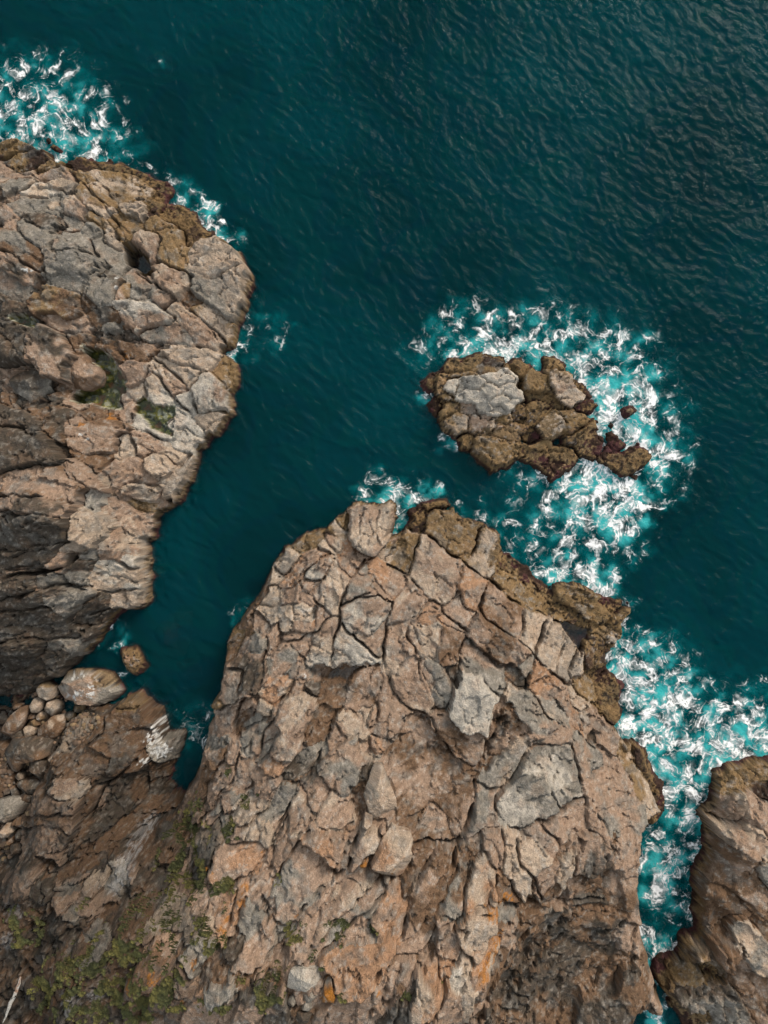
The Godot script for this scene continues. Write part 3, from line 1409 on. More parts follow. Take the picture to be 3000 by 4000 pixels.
func build_moss() -> void:
	var st := SurfaceTool.new()
	st.begin(Mesh.PRIMITIVE_TRIANGLES)
	# one tuft: a fan of short blades
	var r := RandomNumberGenerator.new()
	r.seed = 5
	for k in 9:
		var a := TAU * k / 9.0 + r.randf_range(-0.3, 0.3)
		var out := Vector3(cos(a), 0, sin(a))
		var side := Vector3(-sin(a), 0, cos(a)) * 0.35
		var tip := out * r.randf_range(0.7, 1.1) + Vector3(0, r.randf_range(0.3, 0.9), 0)
		var root := out * 0.1
		for p in [root + side, root - side, tip]:
			st.add_vertex(p)
	st.generate_normals()
	var mesh := st.commit()
	var m := StandardMaterial3D.new()
	m.resource_name = "moss"
	m.vertex_color_use_as_albedo = true
	m.roughness = 1.0
	mesh.surface_set_material(0, m)
	var xf: Array = []
	var cols: Array = []
	for k in range(0, raw_moss.size(), 4):
		var u := raw_moss[k]
		var v := raw_moss[k + 1]
		var w := at(u, v, 8.0)
		for s in 6:
			w = at(u, v, ground(w.x, w.y))
		var rad := raw_moss[k + 2] * (CAM_H - ground(w.x, w.y)) / focal * 1.6
		var count := int(rad * rad * 620.0 * raw_moss[k + 3])
		for s in count:
			var q := Vector2.from_angle(r.randf() * TAU) * sqrt(r.randf()) * rad
			var x := w.x + q.x
			var z := w.y + q.y
			if n_rust.get_noise_2d(x * 1.3, z * 1.3) + 0.5 * n_fine.get_noise_2d(x, z) < -0.02 + 0.25 * q.length() / rad:
				continue
			var y := rock_at(x, z)
			if y < 1.0:
				continue
			var sc := r.randf_range(0.07, 0.19)
			xf.append(Transform3D(Basis(Vector3.UP, r.randf() * TAU).scaled(Vector3(sc, sc * r.randf_range(0.5, 1.0), sc)), Vector3(x, y - 0.005, z)))
			var hue := clampf(n_patch.get_noise_2d(x * 2.0, z * 2.0) + r.randf_range(-0.3, 0.3) + 0.3, 0.0, 1.0)
			var c := Vector3(0.042, 0.046, 0.014).lerp(Vector3(0.115, 0.098, 0.024), hue) * r.randf_range(0.7, 1.25)
			cols.append(Color(c.x, c.y, c.z))
	var mm := MultiMesh.new()
	mm.transform_format = MultiMesh.TRANSFORM_3D
	mm.use_colors = true
	mm.mesh = mesh
	mm.instance_count = xf.size()
	for k in xf.size():
		mm.set_instance_transform(k, xf[k])
		mm.set_instance_color(k, cols[k])
	var o := MultiMeshInstance3D.new()
	o.name = "moss"
	o.multimesh = mm
	add_child(o)
	tag(o, "olive and yellow-green moss tufts growing in the headland's cracks", "moss", "", "stuff")
	print("tufts ", xf.size())


# ---------------------------------------------------------------- what was traced from the photograph
func trace_heights() -> void:
	# control heights: photograph pixel, metres above the sea of the rock seen there
	# left shore
	hts([0,580,1.5, 150,620,1.5, 250,700,2.5, 550,680,1.2, 0,800,4, 300,850,4, 620,760,1.5, 0,1000,6, 250,1000,5.5, 420,900,3.5, 560,850,2.5, 680,950,2.2,
		560,1050,2.0, 850,1050,3.2, 920,1150,2.5, 640,1150,4, 760,1250,3.4, 870,1330,2, 400,1150,5, 100,1200,5.5, 300,1280,4.5, 50,1380,5.5, 200,1400,5.5,
		520,1380,3.5, 700,1420,3, 820,1400,2.5, 430,1480,3, 620,1620,3, 780,1550,2.6, 900,1430,1.5, 850,1650,2, 740,1720,2, 350,1700,5, 150,1700,7, 50,1850,8,
		550,1850,4, 680,1850,2.5, 300,1900,7.5, 450,2050,4.5, 600,1970,2.2, 100,2000,10.5, 300,2080,8, 400,2130,6, 540,2030,2.5, 560,2080,1.8, 150,2200,8.5,
		50,2300,8.5, 480,2220,3.5, 300,2300,5.5, 500,2330,2.5, 420,2400,2.5, 150,2450,5, 300,2500,2.6, 0,2500,6, 200,2620,1.8, 50,2650,2.4, 50,2720,1.2])
	# gully, fin
	hts([150,2780,0.7, 300,2760,0.3, 100,2850,1.2, 50,3000,2, 100,3150,3, 30,3300,4, 330,2820,2.5, 500,2790,3, 560,2850,3.5, 680,2900,2, 350,2950,5, 250,3100,7,
		760,2900,-1, 725,3000,-1, 725,3060,-0.8, 790,2800,-1, 740,2780,-1, 480,3000,5, 600,3050,1.5, 650,3150,1, 450,3150,4.5, 200,3250,8, 300,3300,7.5, 550,3200,3])
	# grassy slope at the foot of the frame
	hts([450,3350,8, 600,3300,7, 100,3500,10, 300,3600,11, 500,3450,10, 0,3700,10, 100,3900,11, 300,3850,13.5, 500,3700,13, 600,3850,15, 0,4000,11, 300,4000,14])
	# headland
	hts([700,3150,4, 620,3350,8, 750,3200,7, 800,3000,5.5, 880,2800,4.5, 900,2620,4, 900,2500,2, 1000,2350,3, 1080,2200,2, 1150,2100,1.8, 1300,2050,2.2,
		1400,2000,1.5, 1450,2050,3.4, 1440,2150,3.8, 1250,2200,4, 1200,2350,5, 1350,2300,5, 1450,2400,5.5, 1300,2500,6, 1050,2550,5.5, 1000,2700,6.5, 1150,2700,6.5,
		1300,2640,5, 1400,2700,6, 1550,2150,2.2, 1700,2050,1.6, 1850,2100,1.4, 1950,2180,1.6, 1700,2250,3.5, 1600,2400,4.8, 1800,2300,3.5, 1950,2350,3,
		2050,2250,1.2, 2150,2300,1.1, 2250,2330,1.2, 2400,2420,1, 2330,2500,1.2, 2250,2570,2, 2130,2480,2.4, 2000,2500,4.5, 1850,2500,4.8, 1700,2550,5.5,
		1600,2700,6, 1850,2700,7, 2050,2650,5.5, 2150,2700,4, 2280,2700,2, 2350,2680,0.8, 2330,2800,2.2, 2420,2950,2, 2550,3050,1.5, 2590,3130,1,
		1800,2850,7, 1700,2950,7.5, 2050,2850,7.5, 2200,2900,6.5, 2350,3000,4.5, 2100,3100,8.5, 2300,3150,7.5, 2480,3200,5, 1500,2850,7, 1300,2800,7.5,
		1150,2900,8, 950,2950,6.5, 900,3150,8, 1100,3100,9, 1300,3050,9, 1450,3100,9.5, 1700,3150,9, 1600,3350,11, 1400,3350,11.5, 1200,3350,11.5, 1000,3300,10.5,
		850,3400,10.5, 1000,3600,13, 1200,3600,13.5, 1400,3600,13.5, 800,3700,13.5, 900,3900,16, 1200,3900,16, 1450,3900,16, 1650,3500,12.5, 1750,3700,14,
		1650,3950,16, 1850,3600,13.5, 1900,3400,11.5, 2050,3400,10.5, 2200,3350,9.5, 2350,3300,8, 2480,3350,7, 1950,3650,13, 1850,3880,15, 2050,3560,10,
		2200,3530,8.5, 2400,3520,7.5, 2480,3500,7, 2100,3700,7.5, 2000,3850,8, 2300,3700,6.5, 2200,3900,7, 2450,3700,7, 2500,3900,7, 2400,4000,7.5, 1950,4000,9])
	# right cliff, islet
	hts([2800,3050,1.5, 2950,3050,2, 2850,3150,3, 2950,3200,5, 2850,3300,4, 2950,3400,7, 2800,3400,3.5, 2790,3550,3, 2900,3550,8, 2950,3700,10, 2850,3700,8,
		2765,3400,0.3, 2755,3550,0.3, 2760,3700,0.5, 2755,3300,0.2, 2775,3150,0.2, 2755,3480,0.3, 2775,3060,0.4, 2700,3450,-1, 2710,3300,-1, 2700,3700,-0.8, 2600,3600,-1, 2650,3500,-1, 2650,3350,-1, 2650,3200,-1, 2640,3680,-1, 2580,3900,-0.5, 2560,3980,-0.5, 2600,3720,-1, 2690,3600,-1,
		2800,3900,7, 2680,3830,2, 2720,3780,2, 2700,3950,5, 2560,3800,0.5, 2850,3900,9, 2980,3950,11,
		1900,1480,2.2, 1750,1500,1.3, 1800,1420,1, 2000,1520,2, 1800,1650,1.5, 1900,1700,1.3, 1930,1790,1, 2200,1500,1.6, 2250,1550,1.4, 2100,1600,1,
		2180,1650,1.4, 2050,1820,0.6, 2200,1820,0.6, 2320,1720,0.6, 2420,1820,0.5, 2500,1790,0.6])


func trace_underlays() -> void:
	tile(0, 0, 1)
	land = "shore"
	U("dp", -0.55, [-250,560,100,560,260,660,560,700,640,760,600,860,700,950,860,930,930,1100,900,1250,880,1330,830,1380,900,1430,880,1560,830,1670,760,1760,720,1850,650,1960,560,2000,570,2070,520,2130,520,2320,430,2400,340,2500,200,2640,150,2680,-250,2700])
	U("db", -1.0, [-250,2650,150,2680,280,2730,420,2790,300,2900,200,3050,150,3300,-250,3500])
	U("bd", -0.4, [260,2950,330,2850,420,2790,520,2770,600,2800,640,2900,700,2880,710,2910,680,2980,670,3060,690,3140,560,3220,420,3330,260,3440,90,3400,100,3200,180,3070])
	land = "headland"
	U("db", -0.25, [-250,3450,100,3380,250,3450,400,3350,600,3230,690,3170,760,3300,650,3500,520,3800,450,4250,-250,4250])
	U("pb", -0.55, [700,3180,780,3000,850,2800,880,2600,900,2500,1020,2330,1080,2190,1180,2100,1330,2060,1400,2000,1490,2000,1480,2120,1600,2090,1700,1990,1900,2080,1980,2200,2130,2300,2400,2380,2350,2600,2300,2650,2300,2750,2400,2900,2540,3020,2580,3150,2500,3250,2480,3400,2490,3600,2520,3800,2530,4250,450,4250,520,3800,650,3500,740,3300])
	U("db", -0.1, [2030,3560,2300,3545,2460,3560,2480,3700,2530,4250,1800,4250,1900,3900,2000,3700])  # lower-right hollow, its shade put into the dark rock tint
	land = "cliff"
	U("bp", -0.5, [2800,3020,3250,2950,3250,4250,2600,4250,2640,3870,2780,3800,2805,3700,2790,3450,2810,3300,2815,3150])
	land = "islet"
	U("ko", -1.8, [1720,1480,1850,1400,2000,1440,2060,1560,2150,1460,2280,1530,2300,1650,2450,1800,2380,1830,2200,1800,2150,1850,2050,1780,1950,1790,1830,1730,1750,1640])


func trace_shore() -> void:
	land = "shore"
	tile(0, 500, 1.659)
	B("ok", 0, [0,100,60,70,110,60,175,95,185,120,130,150,60,185,0,195,-200,195,-200,100])
	B("ok", 0, [20,215,90,185,180,150,270,145,295,180,280,225,230,250,160,270,80,270,30,240])
	B("o", 0, [240,260,290,235,350,215,385,220,375,245,330,265,280,285])
	B("p", 0, [0,200,20,220,30,250,80,275,60,290,0,310,-200,310,-200,200])
	B("pc", 0, [0,310,70,285,180,275,240,270,230,310,170,325,90,330,0,345,-200,345,-200,310])
	B("gc", 0.1, [0,345,90,330,170,325,215,335,190,360,140,375,100,385,60,400,20,420,0,400])
	B("cw", 0.15, [160,420,190,385,240,370,300,360,340,385,330,430,260,440,190,440])
	B("op", 0, [240,270,330,270,430,245,470,290,490,325,450,330,380,310,300,330,240,310])
	B("gc", 0.2, [300,355,390,325,450,340,455,380,420,400,360,380])
	B("oc", 0.1, [580,280,700,265,820,285,920,330,990,400,960,465,860,470,760,480,680,400,600,330])
	B("k", -0.5, [430,235,480,195,600,205,760,235,860,265,960,310,1100,350,1095,390,1050,460,960,475,990,400,920,330,820,285,700,265,560,275,480,280])
	B("o", 0, [440,255,560,280,620,340,560,360,500,330])
	B("oc", 0, [560,360,620,340,690,410,760,490,700,520,640,470,580,420])
	B("co", 0.4, [780,490,860,480,955,485,960,530,930,570,880,590,810,560,770,520])
	B("k", -0.6, [960,485,1030,475,1040,530,985,570,900,595,930,570])
	B("op", 0, [500,400,560,365,640,470,720,520,690,560,620,530,560,470])
	B("o", -0.1, [700,560,770,530,820,570,900,610,920,640,870,680,820,720,760,670,720,610])
	B("c", 0.1, [580,500,640,490,740,530,700,560,640,555])
	B("oc", 0, [520,560,600,560,700,600,760,680,680,690,600,620])
	B("pc", 0.6, [860,680,920,645,980,680,1025,730,1020,800,990,840,940,810,900,770,870,730])
	B("o", 0.1, [940,590,1000,590,1060,600,1110,630,1080,660,1040,690,990,670,935,640])
	B("o", 0.4, [1040,695,1100,650,1180,680,1210,760,1220,860,1200,920,1120,900,1040,870,1030,790])
	B("k", -0.9, [1030,560,1090,520,1160,505,1220,550,1245,600,1240,640,1180,660,1120,640,1060,590])
	B("ko", -0.6, [1200,660,1260,635,1305,670,1290,740,1230,760,1210,720])
	B("pc", 0.3, [1000,890,1040,875,1120,905,1190,930,1150,990,1210,1060,1180,1090,1110,1060,1050,1020,1000,970])
	B("c", 0.3, [1290,755,1400,700,1500,790,1540,890,1430,940,1350,960,1240,930,1225,830])
	B("c", 0.4, [1430,940,1540,890,1565,1000,1550,1080,1500,1060,1450,1010])
	B("gc", 0.3, [1240,935,1350,960,1430,945,1450,1010,1500,1060,1550,1085,1530,1180,1480,1225,1400,1175,1330,1125,1240,1060,1220,1000])
	B("c", 0.2, [1150,985,1190,945,1230,960,1225,1020,1180,1035])
	B("b", -0.5, [1185,1060,1260,1075,1310,1130,1240,1150,1190,1110])
	B("co", 0, [1240,1155,1320,1130,1400,1190,1470,1230,1500,1290,1500,1380,1450,1350,1380,1290,1300,1220,1250,1180])
	B("g", 0.2, [600,740,660,690,760,790,850,900,790,950,700,880,620,800])
	B("gp", 0.3, [790,950,860,910,960,985,1060,1050,1130,1120,1080,1160,980,1080,880,1020])
	B("pc", 0.2, [1080,1160,1130,1110,1210,1170,1310,1260,1390,1330,1440,1380,1380,1420,1300,1400,1240,1350,1200,1290,1150,1230])
	B("pw", 0.5, [740,1130,820,1100,920,1110,1020,1150,1110,1220,1090,1260,1000,1280,920,1310,860,1290,800,1240,760,1190])
	B("gp", 0.2, [1000,1290,1110,1270,1180,1320,1230,1390,1140,1400,1060,1370,980,1370,930,1340])
	B("op", 0, [750,1040,820,1030,850,1080,830,1110,760,1090])
	B("g", 0.2, [850,1060,930,1050,980,1090,930,1140,870,1120])
	B("dg", 0, [540,1020,600,970,700,950,760,980,740,1060,700,1130,630,1150,560,1080])
	B("g", 0.3, [300,790,380,800,480,800,580,830,610,890,540,930,440,930,350,910,300,860])
	B("gp", 0.1, [350,720,440,680,560,700,590,760,600,810,480,790,360,780])
	B("g", 0.3, [530,650,560,610,650,620,680,660,640,710,540,720])
	B("pg", 0, [430,560,500,560,540,620,520,670,440,650,400,600])
	B("c", 0.1, [640,720,700,690,780,760,790,800,740,810,680,780])
	B("cp", 0.1, [420,470,480,450,530,520,540,590,470,570,420,530])
	B("p", 0.1, [0,500,60,520,100,600,80,660,20,650,0,600,-150,600,-150,480])
	B("g", 0, [70,480,160,450,280,460,310,500,240,540,140,540,80,520])
	B("gd", 0.2, [160,550,240,545,330,560,340,620,260,640,180,600])
	B("cg", 0, [310,440,400,420,430,470,410,530,330,540,300,500])
	B("g", 0.1, [100,600,180,610,260,660,340,700,300,780,220,720,140,660])
	B("bg", 0, [0,680,80,670,150,720,230,780,280,860,240,920,160,880,80,820,0,790])
	B("pd", 0.2, [0,800,90,830,170,890,230,940,210,1000,120,1010,40,960,0,920])
	B("g", 0, [300,960,350,920,440,950,520,960,560,1020,500,1060,400,1030,320,1010])
	B("bo", 0.6, [200,1120,290,1050,380,1040,470,1070,500,1140,520,1200,440,1240,340,1200,250,1180,200,1170])
	B("p", 0.2, [270,1200,340,1210,440,1250,540,1220,570,1280,500,1330,420,1330,330,1290])
	B("bd", 0, [530,1090,600,1130,690,1170,750,1200,770,1260,700,1270,600,1250,550,1180])
	B("g", 0.1, [640,1230,720,1200,770,1240,740,1300,670,1290])
	B("gp", 0, [0,930,60,970,130,1010,200,1010,200,1090,130,1120,60,1110,0,1060])
	B("d", 0, [0,1070,80,1120,150,1160,170,1200,100,1230,0,1240])
	B("d", 0.8, [0,1290,60,1270,150,1290,170,1350,160,1450,100,1500,0,1520,-200,1520,-200,1290])
	B("dp", 1.0, [170,1330,260,1290,350,1330,440,1390,430,1470,400,1530,420,1600,330,1620,240,1580,190,1500,165,1420])
	B("b", 0, [440,1350,540,1340,600,1380,580,1440,500,1440,450,1420])
	B("b", 0, [590,1390,680,1370,760,1430,790,1500,740,1480,690,1440,600,1430])
	B("pb", 0, [780,1400,900,1400,1000,1400,1090,1430,1010,1450,960,1500,880,1480,800,1470,740,1430])
	B("c", 0.2, [1000,1410,1150,1420,1290,1440,1360,1430,1410,1490,1390,1540,1300,1560,1200,1540,1090,1520,1010,1450])
	tile(0, 1250, 1.659)
	B("b", -1.0, [350,430,400,400,470,450,440,490,360,490])
	B("p", 0.1, [790,300,880,285,970,290,970,350,930,400,850,440,830,400,810,340])
	B("wc", 0.1, [980,360,1030,380,1100,480,1110,530,1010,570,960,500,930,450,940,400])
	B("c", 0, [830,450,930,410,930,480,880,510,840,490])
	B("p", 0, [740,600,800,585,780,490,850,500,880,560,850,660,790,640])
	B("w", 0, [870,640,900,600,950,650,1000,715,1090,745,1110,770,1000,740,900,690])
	B("pc", 0.1, [980,240,1100,330,1200,420,1180,450,1130,490,1060,410,1000,330,960,260])
	B("c", 0.1, [980,230,1040,220,1200,290,1280,330,1290,380,1220,420,1110,330])
	B("o", 0, [1400,290,1460,250,1500,280,1520,340,1510,400,1460,440,1400,370,1390,330])
	B("wp", 0.3, [1240,430,1300,370,1380,370,1440,420,1460,500,1440,580,1350,600,1280,590,1250,520])
	B("c", 0.1, [1250,620,1330,600,1440,590,1430,650,1380,720,1310,680])
	B("w", 0, [1150,500,1230,460,1250,530,1270,590,1250,630,1190,570])
	B("w", 0, [1140,580,1190,580,1260,650,1290,690,1280,740,1200,700,1110,690,1090,670,1145,620])
	B("w", 0.2, [1120,760,1190,710,1250,740,1290,790,1270,820,1210,855,1150,830,1115,790])
	B("bp", 0.6, [430,640,500,590,600,560,690,600,760,690,830,700,760,750,740,840,650,860,540,860,450,820,420,760])
	B("bd", 0.2, [280,640,340,560,420,560,470,590,430,640,415,740,400,790,350,770,280,710])
	B("p", 0, [410,540,470,510,520,520,560,570,480,590,430,570])
	B("d", 0.3, [0,540,90,590,200,620,260,680,230,740,130,710,0,680,-200,680,-200,540])
	B("b", 0, [0,470,70,480,95,560,60,560,0,530])
	B("b", -0.3, [200,590,270,570,320,590,280,640,260,660])
	B("d", 0.8, [0,700,120,720,240,750,310,790,370,840,390,910,330,940,210,920,110,960,0,980,-200,980,-200,700])
	B("d", -0.3, [360,810,430,820,430,890,390,880])
	B("p", 0.5, [420,930,480,890,540,930,590,990,650,1060,640,1100,570,1090,500,1040,440,990])
	B("b", 0, [450,830,560,870,660,870,720,880,690,940,620,980,570,950,490,870])
	B("c", 0.2, [650,1020,690,1010,690,1060,650,1065])
	B("c", 0.1, [750,760,800,740,840,780,850,850,790,890,750,840])
	B("pc", 0, [850,720,950,750,1100,820,1210,880,1160,930,1060,880,960,850,890,890,850,820])
	B("p", 0.1, [820,900,880,890,920,930,890,980,830,970])
	B("c", 0.5, [930,880,980,850,1060,870,1110,930,1130,970,1060,1010,980,1020,930,980,920,920])
	B("p", 0.2, [690,980,760,930,830,980,920,980,1000,1040,940,1060,860,1040,780,1080,710,1090,690,1040])
	B("pc", 0.2, [780,1090,860,1050,960,1070,1050,1100,1010,1160,940,1170,860,1160,800,1140])
	B("c", 0, [1000,1030,1080,1020,1160,950,1230,900,1210,970,1160,1060,1120,1150,1050,1150,1070,1090])
	B("po", -0.1, [750,1110,790,1150,900,1180,1020,1170,1090,1160,1030,1220,960,1230,880,1220,790,1160])
	B("w", 0, [520,1130,580,1110,680,1150,660,1180,600,1210,560,1190])
	B("p", 0, [690,1160,780,1170,900,1240,960,1270,950,1320,890,1310,820,1260,720,1200])
	B("pc", 0, [640,1200,690,1180,760,1240,870,1320,880,1380,950,1350,960,1390,830,1450,790,1370,740,1290])
	B("c", 0.7, [460,1290,530,1250,620,1260,700,1290,740,1350,680,1400,610,1440,560,1470,480,1440,440,1370])
	B("pc", 0, [700,1300,780,1380,830,1460,860,1510,790,1490,720,1500,640,1450,690,1400])
	B("pb", 0.5, [0,1000,130,950,260,930,390,960,440,1010,520,1090,510,1150,440,1180,330,1160,200,1140,0,1130,-200,1130,-200,1000])
	B("pd", 0.2, [0,1140,200,1150,330,1170,440,1190,500,1240,420,1270,300,1260,150,1250,0,1240,-200,1240,-200,1140])
	B("dg", 0.1, [0,1250,150,1260,300,1270,430,1280,440,1330,300,1340,150,1360,0,1370,-200,1370,-200,1250])  # mid-left slope: dark brown-grey rock, with shade also put into its tint
	B("d", 0.2, [0,1380,150,1370,300,1350,430,1350,440,1430,330,1450,150,1480,0,1490,-200,1490,-200,1380])
	B("d", 0, [0,1500,150,1490,330,1460,430,1450,350,1530,200,1580,0,1620,-200,1620,-200,1500])
	tile(0, 1850, 2.07375)
	B("c", 0.2, [550,570,620,560,690,600,640,640,540,650,470,620])
	B("pd", 0.2, [400,680,470,640,540,660,620,650,580,700,520,740,440,770,380,760])
	B("cg", 0.2, [620,640,700,600,760,640,750,690,660,700,600,690])
	B("pd", 0.1, [560,730,620,700,720,710,740,760,640,790,570,780])
	B("p", 0, [760,620,880,600,1000,600,1060,640,960,640,970,720,900,690,780,690])
	B("w", 0.2, [960,640,1040,640,1070,690,1080,760,1030,760,970,720])
	B("cw", 0.2, [760,700,900,700,1000,730,1080,780,1120,860,1100,920,1010,940,900,950,760,900,700,840,740,780])
	B("c", 0.1, [880,960,1000,950,1100,950,1110,1000,1090,1070,1020,1100,940,1080,880,1040])
	B("gd", 0.1, [560,800,640,790,720,800,690,850,620,880,550,860])
	B("gd", 0.1, [300,870,380,830,460,850,520,870,420,910,330,920])
	B("gd", 0.5, [370,1010,420,950,520,930,640,940,700,970,690,1040,620,1090,540,1120,430,1100,380,1060])
	B("d", 0.3, [650,1090,730,1010,800,970,880,980,870,1040,820,1110,740,1130,660,1150])
	B("d", 0, [660,1160,760,1140,860,1120,800,1170,720,1230,640,1200])
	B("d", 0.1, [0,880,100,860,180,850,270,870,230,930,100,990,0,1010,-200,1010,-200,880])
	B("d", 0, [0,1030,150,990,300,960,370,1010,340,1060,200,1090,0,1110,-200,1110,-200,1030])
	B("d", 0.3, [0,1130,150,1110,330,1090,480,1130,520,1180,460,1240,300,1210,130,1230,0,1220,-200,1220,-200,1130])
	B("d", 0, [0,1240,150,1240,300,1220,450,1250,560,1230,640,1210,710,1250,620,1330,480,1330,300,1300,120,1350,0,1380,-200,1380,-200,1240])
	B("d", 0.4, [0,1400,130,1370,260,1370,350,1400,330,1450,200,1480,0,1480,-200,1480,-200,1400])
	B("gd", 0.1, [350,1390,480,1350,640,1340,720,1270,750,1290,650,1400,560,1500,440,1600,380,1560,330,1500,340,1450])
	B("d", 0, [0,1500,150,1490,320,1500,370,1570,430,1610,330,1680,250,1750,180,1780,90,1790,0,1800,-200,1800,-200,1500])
	tile(0, 2550, 2.07375)
	B("b", 0.3, [0,760,20,800,50,900,90,970,80,1080,70,1160,0,1180,-200,1180,-200,760])
	B("cb", 0.1, [530,640,560,580,600,530,680,515,740,550,750,590,680,650,620,720,580,790,540,800,530,720])
	B("cb", 0, [370,880,430,820,520,775,550,810,520,900,450,930])
	B("b", 0.1, [540,830,640,740,750,600,800,550,830,580,820,640,740,720,660,790,600,850,560,870])
	B("b", 0.2, [830,560,900,510,1000,480,1110,480,1190,530,1200,590,1100,600,1000,650,920,670,840,640])
	B("o", -0.4, [970,470,1010,410,1050,385,1090,420,1100,470,1000,475])
	B("b", 0.2, [800,680,920,680,1040,650,1190,600,1220,680,1150,750,1000,800,900,830,800,800,720,770])
	B("wg", 0.3, [1200,740,1290,740,1400,690,1480,660,1480,720,1440,810,1370,860,1270,890,1200,860,1170,800])
	B("b", 0.1, [600,860,720,780,800,820,900,840,860,920,740,960,620,1000,500,1010,440,960,500,900])
	B("bd", 0, [1000,810,1150,760,1190,870,1140,940,1000,960,880,1000,860,930,920,850])
	B("pc", 0.3, [500,1040,620,1010,700,1030,690,1080,640,1140,560,1180,470,1200,400,1170,430,1090])
	B("db", -0.2, [740,970,860,940,890,1010,1140,950,1180,900,1200,980,1190,1050,1160,1200,1060,1270,900,1260,860,1200,900,1100,780,1060])
	B("pb", 0.2, [660,1230,760,1120,860,1080,880,1130,840,1230,740,1300,670,1310])
	B("pb", 0.2, [300,1140,400,1180,470,1210,600,1200,650,1240,580,1290,460,1300,350,1320,260,1280])
	B("pb", 0.2, [250,1300,350,1330,460,1310,590,1300,660,1330,640,1400,560,1420,450,1420,330,1400,230,1370])
	B("pd", 0, [210,1400,330,1410,450,1430,600,1430,580,1520,540,1640,350,1640,190,1640,200,1500])
	B("b", 0, [1200,890,1270,900,1390,880,1390,990,1280,1010,1210,1050])
	B("d", -0.2, [1210,1060,1390,1000,1400,1060,1330,1140,1250,1180,1180,1160])
	B("b", -0.2, [1100,1250,1200,1180,1330,1150,1430,1180,1430,1230,1300,1290,1130,1360,1000,1440,900,1500,870,1440,980,1330])
	B("db", 0, [680,1340,840,1250,900,1280,1050,1290,960,1340,860,1420,760,1480,640,1560,560,1640,600,1500])


